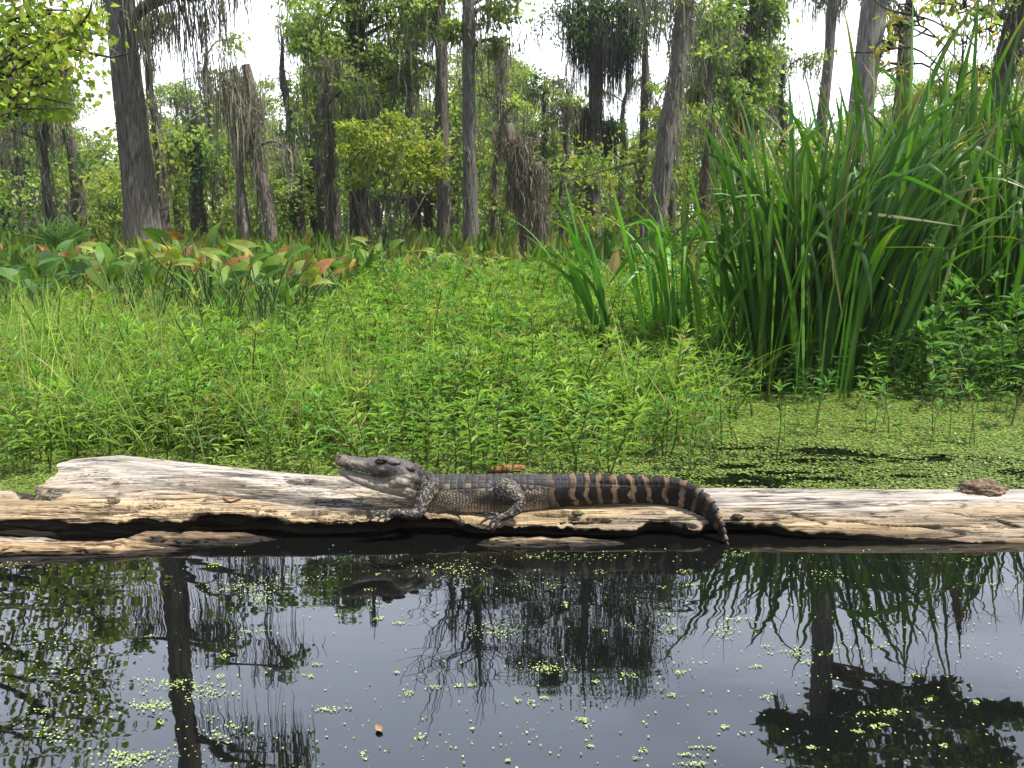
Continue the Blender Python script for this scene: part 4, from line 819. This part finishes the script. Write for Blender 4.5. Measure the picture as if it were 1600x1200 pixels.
def tree(name, label, x, y, h, r, cat='tree', lean=(0, 0), flare=.5, bark=BK, clumps=(), cols=MG, nsub=9, nleaf=60, size=.11, mossn=0, mossl=.8, mcols=MOSS, mossz=None, tmoss=0, wob=.12, seg=16, tw=2, s=0, tight=.3, taper=.45, sq=.7, asp=.55, group=None, mw=.035):
    "clumps: list of (dx,dy,z,r) relative to the base"
    o = thing(name, label, cat, (x, y, 0), group); n = 40
    P = trunkpath(0, 0, h, lean, wob, n, s); rr = r*(1-(1-taper)*np.linspace(0, 1, n)); z = P[:, 2]; rr = rr*(1+flare*np.exp(-np.clip(z, 0, None)/.35))
    if cat == 'tree': rr = rr*np.clip((1-np.linspace(0, 1, n))/.28, .07, 1)
    V, F = tube(P, rr, seg, .28, s, 5); g = Geo(); g.add(V, F, bark)
    gl, gm = Geo(), Geo(); mp_ = []
    for (dx_, dy_, zc, rc) in clumps:
        zb = max(.3, zc-.35*math.hypot(dx_, dy_)-rc*.4); i = int(np.clip(np.searchsorted(z, min(zb, h*.97)), 1, n-1))
        Bp = branch(g, P[i], (dx_+P[i, 0]*.3, dy_, zc), rr[i]*.42, .012, bark, .1, 10, 6, tw)
        for k in range(3):
            d = unit(rng.normal(size=3))*rc*.8; branch(g, Bp[-3], Bp[-1]+d, .018, .005, bark, .05, 5, 4)
        mp_ += [Bp[k_] for k_ in range(3, 10)]; mp_ += list(np.array([dx_, dy_, zc])+rng.normal(size=(4, 3))*rc*[.5, .5, .35])
    if len(clumps) and nleaf: foliage(gl, [c[:3] for c in clumps], [c[3] for c in clumps], nsub, nleaf, size, cols, sq=sq, tight=tight, asp=asp)
    mossn = int(mossn*.40); tmoss = int(tmoss*.45)
    if mossn and len(mp_):
        mp_ = np.array(mp_); q = mp_[rng.integers(0, len(mp_), mossn)]+rng.normal(size=(mossn, 3))*.12; moss(gm, q, rng.uniform(.4, 1.2, mossn)*mossl, mcols, mw)
    if tmoss:
        z0, z1 = mossz or (1, h); i = rng.integers(0, n, tmoss*3); i = i[(z[i] > z0) & (z[i] < z1)][:tmoss]
        if len(i):
            a = rng.uniform(0, 6.28, len(i)); q = P[i]+np.stack([np.cos(a), np.sin(a), 0*a], 1)*(rr[i]*1.0)[:, None]; moss(gm, q, rng.uniform(.3, 1., len(i))*mossl, mcols, mw, .05, 7)
    build('trunk', g, M_bark, o, True)
    if gl.n: build('crown', gl, M_leaf, o)
    if gm.n: build('moss_foliage', gm, M_moss, o)
    return o
def rel(base, pts):   # world clump points -> relative to base
    return [(p_[0]-base[0], p_[1]-base[1], p_[2], r) for p_, r in pts]
def base_at(px, Y_): return bp(px, Y_), Y_
# 1 big cypress left
x, y = base_at(232, 12.5)
cl_ = rel((x, y), [(atr(375, 930, 12.0), .4), (atr(440, 925, 12.2), .4), (atr(350, 1010, 12.2), .5), (atr(450, 1040, 12.4), .35), (atr(215, 1000, 12.6), .4), (atr(420, 1180, 12.5), .6), (atr(470, 1195, 12.5), .5), (at(345, -30, 12.2), .2), (at(300, -10, 12.3), .12), (at(165, -25, 12.6), .25)])
bigt = tree('cypress_tree', 'big smooth grey-brown cypress trunk standing alone at left with a flared base', x, y, 15, .235, lean=(-.12, 0), flare=.75, clumps=cl_, cols=DG+MG, nsub=5, nleaf=30, size=.11, mossn=420, mossl=1.7, mcols=DMOSS+MOSS, seg=28, bark=(.155, .138, .118), wob=.10, s=3, taper=.6)
# 2 left yellow-green leafy tree (trunk just outside the frame)
x, y = base_at(-190, 8.6)
pts = [(at(a, b, Yq), r) for a, b, Yq, r in [(20, 30, 8.3, .42), (80, 20, 8.5, .36), (110, 75, 8.4, .32), (40, 100, 8.2, .4), (95, 125, 8.4, .30), (20, 150, 8.3, .35), (-40, 90, 8.5, .6), (60, 60, 8.6, .4), (-60, 10, 8.5, .6), (130, 40, 8.6, .2), (0, -30, 8.5, .6), (70, -50, 8.5, .5), (60, 165, 8.4, .2)]]
pts += [(atr(a, b, 8.6), r) for a, b, r in [(20, 930, .5), (70, 960, .5), (30, 1010, .7), (100, 1010, .4), (60, 1070, .7), (120, 1090, .35), (150, 1130, .4), (30, 1140, .7), (100, 1160, .6), (50, 1200, .7), (140, 1050, .3), (170, 985, .15), (130, 935, .25)]]
tree('maple_tree', 'yellow-green leafy tree whose branches reach in from the left edge', x, y, 7.2, .15, clumps=rel((x, y), pts), cols=[(.30, .42, .06), (.38, .47, .08), (.24, .36, .05), (.42, .40, .08)], nsub=11, nleaf=17, size=.082, mossn=60, mossl=.5, bark=BKD, s=5, tight=.5, asp=.75, lean=(.3, 0))
# 3 snags with moss
x, y = base_at(392, 13.2)
g_ = [(at(352, 118, 13.2), .12), (at(372, 135, 13.2), .1), (at(385, 160, 13.1), .1)]
tree('snag', 'broken mossy snag with an arched top shedding a curtain of moss, left of the pair', x, y, 3.3, .085, clumps=rel((x, y), g_), nleaf=0, mossn=150, mossl=1.25, tmoss=60, lean=(-.05, 0), cat='dead tree', bark=BKP, s=8, flare=.3, wob=.15)
x, y = base_at(434, 13.2)
tree('snag', 'bare leaning snag with stripped grey wood, right of the mossy pair', x, y, 3.35, .12, lean=(-.30, 0), clumps=rel((x, y), [(at(445, 225, 13.2), .1), (at(395, 205, 13.2), .08)]), nleaf=0, mossn=60, mossl=.9, tmoss=60, cat='dead tree', bark=(.19, .16, .135), s=9, flare=.4, wob=.22, taper=.6)
# 4 dark mossy tree behind shrub
x, y = base_at(565, 16)
pts = [(at(a, b, Yq), r) for a, b, Yq, r in [(500, 20, 15.6, .7), (560, 0, 16, .7), (620, 30, 16, .6), (530, 80, 15.6, .6), (600, 90, 16, .5), (500, 130, 16, .5), (640, 120, 16, .4), (585, 150, 15.8, .45), (480, 60, 16, .4), (660, 20, 16, .5), (545, 160, 15.5, .4), (610, -40, 16, .8), (520, -60, 16, .8)]]+[(atr(a, b, 16), r) for a, b, r in [(530, 880, .8), (560, 900, .5), (520, 930, .5), (548, 945, .3), (490, 895, .4), (620, 885, .4), (660, 900, .4)]]
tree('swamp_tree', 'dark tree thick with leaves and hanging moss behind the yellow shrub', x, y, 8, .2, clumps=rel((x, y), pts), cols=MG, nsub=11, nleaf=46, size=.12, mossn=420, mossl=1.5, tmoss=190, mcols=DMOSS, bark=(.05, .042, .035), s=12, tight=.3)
# 5 yellow shrub
x, y = base_at(602, 12)
pts = [(at(a, b, Yq), r) for a, b, Yq, r in [(570, 215, 12, .28), (545, 240, 12, .25), (600, 225, 11.9, .3), (630, 210, 12, .28), (655, 235, 12, .25), (590, 265, 11.9, .25), (560, 280, 12, .2), (640, 265, 12, .25), (690, 270, 12, .15), (545, 200, 12, .15), (615, 185, 12, .12), (680, 235, 12.1, .18)]]
o = thing('shrub', 'yellow-green airy shrub with thin bare stems in front of the dark mossy tree', 'shrub', (x, y, 0)); g, gl = Geo(), Geo()
for k, (p_, r_) in enumerate(rel((x, y), pts) and [((c[0], c[1], c[2]), c[3]) for c in rel((x, y), pts)]):
    branch(g, (rng.uniform(-.25, .25), rng.uniform(-.1, .1), 0), p_, .022, .005, (.14, .12, .09), .1, 9, 5, 4)
foliage(gl, [c[:3] for c in rel((x, y), pts)], [c[3] for c in rel((x, y), pts)], 10, 26, .085, YG, tight=.35, asp=.5); build('stems', g, M_bark, o, True); build('leaves', gl, M_leaf, o)
# 6,7 twin trunks
x, y = base_at(696, 15.5)
tree('cypress_tree', 'left one of the two tall straight trunks near the middle, dark with moss', x, y, 8.0, .15, lean=(-.05, 0), clumps=rel((x, y), [(at(640, 100, 15.5), .3), (at(665, 20, 15.5), .4), (at(700, -10, 15.5), .4), (at(655, 60, 15.5), .2)]), cols=MG, nsub=6, nleaf=30, mossn=110, mossl=1., tmoss=130, mcols=DMOSS+MOSS, bark=(.13, .115, .095), s=15, size=.12)
x, y = base_at(737, 13.5)
o7 = tree('cypress_tree', 'right one of the two tall straight trunks near the middle, grey below and dark above', x, y, 8.0, .135, lean=(-.02, 0), clumps=rel((x, y), [(at(770, 20, 13.5), .3), (at(800, -10, 13.5), .4), (at(700, 50, 13.5), .2), (at(780, 70, 13.6), .2)]), cols=MG, nsub=7, nleaf=30, mossn=90, mossl=.9, tmoss=110, mcols=DMOSS+MOSS, bark=(.14, .13, .115), s=16, size=.12, wob=.25)
g = Geo()   # bare twiggy crown high up, seen mirrored in the water
for k in range(46):
    a = np.array([rng.normal()*.05, rng.normal()*.05, rng.uniform(4.2, 7.6)]); b = atr(rng.uniform(655, 790), rng.uniform(900, 1085), 13.5+rng.normal()*.4)-[x, y, 0]
    if b[2] < a[2]-.2: a[2] = max(4, b[2]-.8)
    branch(g, a, b, .022, .005, (.08, .07, .06), .05, 8, 4, 9)
build('bare_twigs', g, M_bark, o7, True)
# 8 moss covered stump
x, y = base_at(832, 12.3); o = thing('mossy_stump', 'broken leaning stump draped all over in grey moss in the middle of the woods', 'stump', (x, y, 0)); g, gm = Geo(), Geo()
def relp(a, b, Yq=12.3): return at(a, b, Yq)-[x, y, 0]
mp_ = []
for path, r0, r1 in [([(832, 392), (828, 350), (818, 300), (806, 250), (790, 195)], .17, .10), ([(833, 392), (836, 350), (838, 310), (836, 270), (832, 258)], .18, .13), ([(810, 300), (815, 260), (812, 215)], .1, .04)]:
    P = smoothpath([relp(*q) for q in path], 30); V, F = tube(P, np.linspace(r0, r1, 30), 14, .35, 3, 14); g.add(V, F, (.15, .13, .10))
    i = rng.integers(0, 30, 170); a = rng.uniform(0, 6.28, 170); mp_.append(P[i]+np.stack([np.cos(a)*.14, np.sin(a)*.14, 0*a], 1))
moss(gm, np.concatenate(mp_), rng.uniform(.25, .75, 510), [(.24, .21, .15), (.19, .165, .12), (.14, .12, .085)], .03, .03, 7)
for k in range(10): branch(g, relp(rng.uniform(790, 845), rng.uniform(200, 280)), relp(rng.uniform(770, 870), rng.uniform(180, 290)), .012, .003, (.2, .17, .13), .02, 6, 4, 1)
build('trunk', g, M_bark, o, True); build('moss_foliage', gm, M_moss, o)
# 9 tall cypress with crown reflected
x, y = base_at(926, 19)
pts = [(at(a, b, Yq), r) for a, b, Yq, r in [(905, 40, 19, .7), (950, 20, 19, .8), (990, 30, 19, .6), (930, 70, 19, .6), (970, 75, 19, .35), (1000, 0, 19, .6), (895, 0, 19, .7), (910, 180, 19, .2), (955, 200, 19.2, .25)]]
pts += [(atr(a, b, 19), r) for a, b, r in [(830, 900, 1.1), (920, 900, 1.2), (1000, 910, 1.0), (870, 950, 1.2), (960, 960, 1.2), (1010, 990, .8), (820, 980, .8), (900, 1010, 1.0), (980, 1040, .8), (930, 1055, .7), (830, 1045, .6), (860, 1070, .3), (1040, 930, .6), (790, 930, .5), (1000, 1050, .6)]]
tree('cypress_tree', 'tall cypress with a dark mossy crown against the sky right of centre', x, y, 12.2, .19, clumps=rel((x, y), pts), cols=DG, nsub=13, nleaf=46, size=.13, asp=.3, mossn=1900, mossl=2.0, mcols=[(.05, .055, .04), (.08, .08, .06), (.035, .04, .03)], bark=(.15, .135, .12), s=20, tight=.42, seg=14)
# 10 leaning mossy trunk
x, y = base_at(1012, 12.8)
tree('cypress_tree', 'leaning moss-wrapped trunk just left of the tall reeds', x, y, 5.6, .145, lean=(.55, 0), clumps=rel((x, y), [(at(1070, 0, 12.8), .3), (at(1010, -20, 12.8), .3)]), nleaf=20, nsub=5, cols=MG, mossn=70, mossl=.9, tmoss=240, bark=(.16, .145, .125), s=23, flare=.5, taper=.8, wob=.25)
# 11 green crown right of it
x, y = base_at(1155, 16.5)
pts = [(at(a, b, Yq), r) for a, b, Yq, r in [(1100, 40, 16, .6), (1150, 20, 16.5, .7), (1190, 40, 16.5, .5), (1120, 90, 16, .6), (1170, 90, 16.5, .5), (1090, 130, 16, .45), (1135, 140, 16, .5), (1180, 135, 16.5, .4), (1080, 80, 16.2, .4), (1205, 15, 16.5, .3), (1150, -30, 16.5, .7), (1165, 180, 16, .3)]]
tree('swamp_tree', 'full green crowned tree between the leaning trunk and the open sky', x, y, 6.5, .17, clumps=rel((x, y), pts), cols=MG+DG, nsub=12, nleaf=52, size=.12, mossn=260, mossl=1., tmoss=110, mcols=DMOSS+MOSS, bark=BKD, s=26)
# 12 thin trunk in the gap
x, y = base_at(1268, 21); tree('cypress_tree', 'bare mossy trunk alone in the open sky gap behind the reeds', x, y, 8.4, .17, clumps=rel((x, y), [(at(1310, -10, 21), .5), (at(1225, -25, 21), .5)]), cols=DG, nsub=8, nleaf=30, size=.14, mossn=120, mossl=1.2, tmoss=70, bark=(.15, .13, .12), s=30)
# 13 thick grey trunk behind reeds with broad leafed crown
x, y = base_at(1310, 10.5)
pts = [(atr(a, b, 10.5), r) for a, b, r in [(1230, 1150, .35), (1290, 1150, .5), (1350, 1140, .5), (1420, 1150, .5), (1480, 1120, .4), (1530, 1150, .45), (1260, 1190, .5), (1340, 1190, .6), (1430, 1195, .6), (1510, 1195, .5), (1400, 1090, .35), (1310, 1100, .3), (1570, 1120, .25), (1460, 1080, .3), (1210, 1130, .15), (1550, 1185, .3)]]
tree('swamp_tree', 'thick pale grey rough trunk rising behind the reeds right of the sky gap', x, y, 8.5, .165, lean=(.35, 0), clumps=rel((x, y), pts), cols=DG, nsub=10, nleaf=22, size=.16, mossn=40, mossl=.6, bark=(.22, .205, .185), s=33, asp=.6, seg=20, flare=.4, taper=.75)
x, y = base_at(1385, 13.5); tree('swamp_tree', 'brown mossy trunk right beside the thick grey one behind the reeds', x, y, 5.2, .17, clumps=rel((x, y), [(at(1400, 40, 13.5), .25), (at(1375, 0, 13.5), .3)]), cols=YG, nsub=5, nleaf=18, mossn=50, mossl=.8, tmoss=110, bark=(.14, .11, .09), s=36)
x, y = base_at(1470, 9.5); tree('swamp_tree', 'dark trunk leaning up to the right above the reeds at the right edge', x, y, 4.6, .13, lean=(.75, 0), clumps=rel((x, y), [(at(1500, 20, 9.5), .3), (at(1590, 10, 9.5), .4), (at(1610, 70, 9.5), .3)]), cols=MG, nsub=8, nleaf=20, size=.09, mossn=60, mossl=.5, tmoss=60, mcols=DMOSS, bark=BKD, s=39, taper=.8)
x, y = base_at(1455, 8.2)
pts = [(at(a, b, 8.0), r) for a, b, r in [(1395, 55, .12), (1385, 110, .12), (1405, 20, .1), (1480, 60, .1), (1550, 50, .12), (1540, 115, .1), (1500, 15, .14), (1460, 5, .12), (1375, 80, .08)]]
tree('sapling', 'thin sapling with orange and yellow leaves above the reeds at upper right', x, y, 3.1, .03, clumps=rel((x, y), pts), cols=[(.38, .20, .05), (.36, .32, .06), (.24, .32, .06), (.22, .34, .06)], nsub=5, nleaf=5, size=.08, bark=BKD, s=41, flare=0, tw=3, asp=.5)
# 17 left middle trunks
for k, (px_, Y_, h_, r_, lab, dk_, ln) in enumerate([(266, 15.5, 5.0, .11, 'moss-laden slim trunk just right of the big cypress', 1, -.1), (316, 17, 3.4, .17, 'short dark trunk stub between the big cypress and the snags', 2, 0), (52, 16, 4.2, .13, 'mossy trunk behind the yellow-green leaves at far left', 1, -.3),
        (80, 12.8, 3.4, .07, 'thin mossy pole left of the palmetto', 1, .15), (130, 17, 5, .15, 'moss-draped trunk between the leafy tree and the big cypress', 1, .1), (22, 19, 5, .12, 'dark trunk at the left edge of the woods', 2, 0),
        (345, 18, 5.5, .10, 'slim trunk seen between the stub and the arched snag', 1, 0), (470, 19, 5.5, .13, 'mossy trunk right of the bare leaning snag', 2, -.1), (530, 14.5, 3.8, .10, 'dark mossy trunk left of the yellow shrub', 2, -.1), (510, 18, 6, .15, 'dark trunk behind the left side of the yellow shrub', 2, .1),
        (770, 15.5, 4.2, .06, 'thin trunk between the twin trunks and the mossy stump', 1, .2), (880, 18, 4, .08, 'slim trunk between the mossy stump and the tall cypress', 1, 0), (1000, 20, 6.3, .14, 'trunk behind the leaning moss-wrapped one', 1, 0), (1095, 15, 4.0, .12, 'dark trunk under the full green crown on its left', 2, -.05),
        (1205, 18, 4.5, .12, 'dark trunk under the full green crown on its right', 2, 0), (962, 22, 5, .1, 'distant slim trunk right of the tall cypress', 1, .2), (655, 18, 6.6, .12, 'curving trunk left of the twin trunks', 2, -.3)]):
    x, y = base_at(px_, Y_); cl2 = [(rng.uniform(-.7, .7), rng.uniform(-.4, .4), h_*rng.uniform(.55, 1.0), .3) for _ in range(4)]
    tree('mossy_tree', lab, x, y, h_, r_, clumps=cl2, cols=MG, nsub=5, nleaf=22, size=.11, mossn=110, mossl=.9, tmoss=130, mcols=MOSS if dk_ == 1 else DMOSS, bark=(.11, .095, .08) if dk_ == 1 else BKD, lean=(ln, 0), s=50+k, wob=.25, group='mossy trunks in the woods')
# fallen branch from the leaning tree
g = Geo(); P = smoothpath([at(895, 284, 11.5), at(925, 272, 11.5), at(955, 264, 11.5), at(992, 254, 11.5)], 20); V, F = tube(P, np.linspace(.006, .018, 20), 7, .3, 4, 20); g.add(V, F, (.15, .13, .10))
P2 = smoothpath([at(992, 254, 11.5), at(1000, 290, 11.6), at(1002, 350, 11.7), at(1003, 395, 11.7)], 20); V, F = tube(P2, np.linspace(.018, .03, 20), 7, .3, 4, 20); g.add(V, F, (.15, .13, .10))
for q in P[2:-1:2]:
    V, F = tube(smoothpath([q, q+rng.normal(size=3)*.1+[0, 0, -.05], q+rng.normal(size=3)*.18+[0, 0, -.1]], 5), np.linspace(.006, .002, 5), 4); g.add(V, F, (.15, .13, .10))
tag(build('dead_branch', g, M_bark, None, True), 'thin dead branch sticking out level beside the mossy stump', 'branch')

# generic woods: shared-mesh trees scattered behind
def proto(k, h, cols, s, mossy, nc=11, wide=1.5):
    cl2 = []
    for q in range(nc):
        z_ = h*rng.uniform(.28, 1.0); a = rng.uniform(0, 6.28); rr_ = wide*rng.uniform(.2, 1)*(1-.45*(z_/h)); cl2.append((math.cos(a)*rr_, math.sin(a)*rr_, z_, rng.uniform(.45, .85)))
    return tree('swamp_tree', 'x', 0, -60-k*5, h, .13, clumps=cl2, cols=cols, nsub=9, nleaf=34, size=.14, mossn=mossy, mossl=1.3, mcols=MOSS+DMOSS, tmoss=mossy//4, bark=BK if k % 2 else BKD, s=s, seg=9, mw=.05)
PRO = [proto(0, 8, MG, 70, 160), proto(1, 8, YG+MG, 71, 60), proto(2, 8, DG+MG, 72, 260), proto(3, 8, MG+YG, 73, 120, 15, 2.0), proto(4, 8, MG, 74, 330, 6, 1.3)]
TOPX = [-100, 0, 60, 130, 160, 200, 250, 300, 350, 420, 470, 500, 620, 640, 680, 760, 800, 850, 880, 1000, 1050, 1100, 1180, 1210, 1260, 1320, 1400, 1480, 1600, 1700]
TOPY = [-40, 0, 60, 110, 185, 190, 120, 130, 95, 100, 150, 20, 20, 150, 60, 40, 45, 70, 175, 190, 130, -40, 40, 185, 190, 170, 90, 60, 40, 0]
pu = [False]*len(PRO); reg = [(160, 'left half'), (800, ''), (1600, '')]
def region(px):
    for e, t_ in [(-20, 'beyond the left edge of the photo'), (60, 'at the very left edge of the woods'), (150, 'behind the yellow-green leaves at left'), (240, 'around the big cypress trunk'), (350, 'between the big cypress and the snags'), (470, 'behind the two snags'), (580, 'left of the yellow shrub'), (680, 'around the yellow shrub'), (860, 'behind the mossy stump'), (1050, 'around the tall cypress'), (1240, 'behind the full green crown'), (1300, 'in the open sky gap behind the reeds'), (1420, 'around the thick grey trunk behind the reeds')]:
        if px < e: return t_
    return 'beyond the right edge of the photo' if px > 1660 else 'in the far right corner above the reeds' if px > 1530 else 'behind the reeds at the right edge'
rows = [(18, 25, 34), (26, 36, 62), (38, 52, 76)]
wood = []
for (ya, yb, cnt) in rows:
    for q in range(cnt):
        px_ = -300+(q+rng.random())*2200/cnt; Y_ = rng.uniform(ya, yb); top = np.interp(px_, TOPX, TOPY)+rng.uniform(0, 120)
        hgt = at(800, top, Y_)[2]; hgt = min(hgt, 1+.33*Y_); k = int(rng.integers(0, len(PRO))); pr = PRO[k]; sc_ = hgt/8.4; wsc = max(sc_, .75)*rng.uniform(.9, 1.25)
        loc = (bp(px_, Y_), Y_, .15); lab = 'one of the slender leafy swamp trees '+region(px_)
        wood.append((px_, region(px_), dup(pr, loc, rng.uniform(0, 6.28), (wsc, wsc, sc_), lab, 'woods '+region(px_))))
for pr in PRO:
    for c in list(pr.children): bpy.data.objects.remove(c)
    bpy.data.objects.remove(pr)
ordinal(wood, 'slender leafy swamp tree')
# undergrowth and the far wood as masses
g = Geo(); n = 1150; px_ = rng.uniform(-500, 2100, n); Yq = 14.5+22*rng.random(n)
cs = np.stack([px_*0, Yq, rng.random(n)**1.3*2.4+.2], 1); cs[:, 0] = (px_-800)/FP*Yq
for c in cs: foliage(g, [c], [rng.uniform(.35, .8)], 5, 26, .12, [MG, YG, DG][int(rng.integers(0, 3))], tight=.35)
tag(build('undergrowth', g, M_leaf), 'leafy undergrowth filling the gaps between the trunks', 'undergrowth', kind='stuff')
g = Geo(); gm = Geo()
n = 1500; px_ = rng.uniform(-900, 2500, n); Yq = 50+25*rng.random(n); top = np.interp(px_, TOPX, TOPY)+90; zt = np.array([at(800, t_, y_)[2] for t_, y_ in zip(top, Yq)])
for a, b, z_ in zip(px_, Yq, zt): foliage(g, [((a-800)/FP*b, b, rng.random()*max(z_, 2))], [1.6], 5, 20, .34, [MG, DG, MG][int(rng.integers(0, 3))], tight=.4)
tag(build('far_woods', g, M_leaf), 'far wall of pale green swamp woods closing the view', 'woods', kind='stuff')
# palmettos
def palmetto(label, px, Y_, s, zc=.75):
    x, y = base_at(px, Y_); o = thing('palmetto', label, 'palm', (x, y, 0), 'palmettos'); g, gs = Geo(), Geo()
    for f in range(4):
        az = rng.uniform(0, 6.28); el = rng.uniform(.7, 1.4); c = np.array([math.cos(az)*math.cos(el)*.5, math.sin(az)*math.cos(el)*.5, zc*rng.uniform(.7, 1.05)])*s
        V, F = tube(smoothpath([[0, 0, -.1], c*.5+[0, 0, .05], c], 8), np.linspace(.012, .006, 8), 5); gs.add(V, F, (.08, .13, .04))
        d = unit(c*[1, 1, .4]); A_ = unit(np.cross(d, [0, 0, 1.])); B_ = np.cross(A_, d)
        for k in range(17):
            th = -2.0+4.0*k/16; D = A_*math.sin(th)+(B_*.55+d*.6)*math.cos(th)+rng.normal(size=3)*.03
            scatter(g, LEAF_M, c[None], D[None], (d+rng.normal(size=3)*.2)[None], .48*s, .035*s, np.array([.14, .24, .09])*rng.uniform(.8, 1.3))
    build('stems', gs, M_stem, o, True); build('fronds', g, M_leaf, o)
palmetto('fan-leaved palmetto between the left edge and the big trunk', 108, 11.5, .95)
palmetto('small fan-leaved palmetto seen through the reeds right of the leaning trunk', 1100, 13, .9)

# ------------------------------------------------------------------ haze
m, nt, N, L, o = newmat('pale_haze'); pv = N.new('ShaderNodeVolumePrincipled'); pv.inputs['Density'].default_value = .0009; pv.inputs['Color'].default_value = (.93, .96, 1, 1); pv.inputs['Anisotropy'].default_value = .3
L.new(pv.outputs[0], o.inputs['Volume'])
g = Geo(); bx = [(x, y, z) for x in (-75, 75) for y in (-4, 85) for z in (-1, 22)]
g.add(bx, [[0, 1, 3, 2], [4, 6, 7, 5], [0, 4, 5, 1], [2, 3, 7, 6], [0, 2, 6, 4], [1, 5, 7, 3]])
tag(build('haze', g, m), kind='stuff')
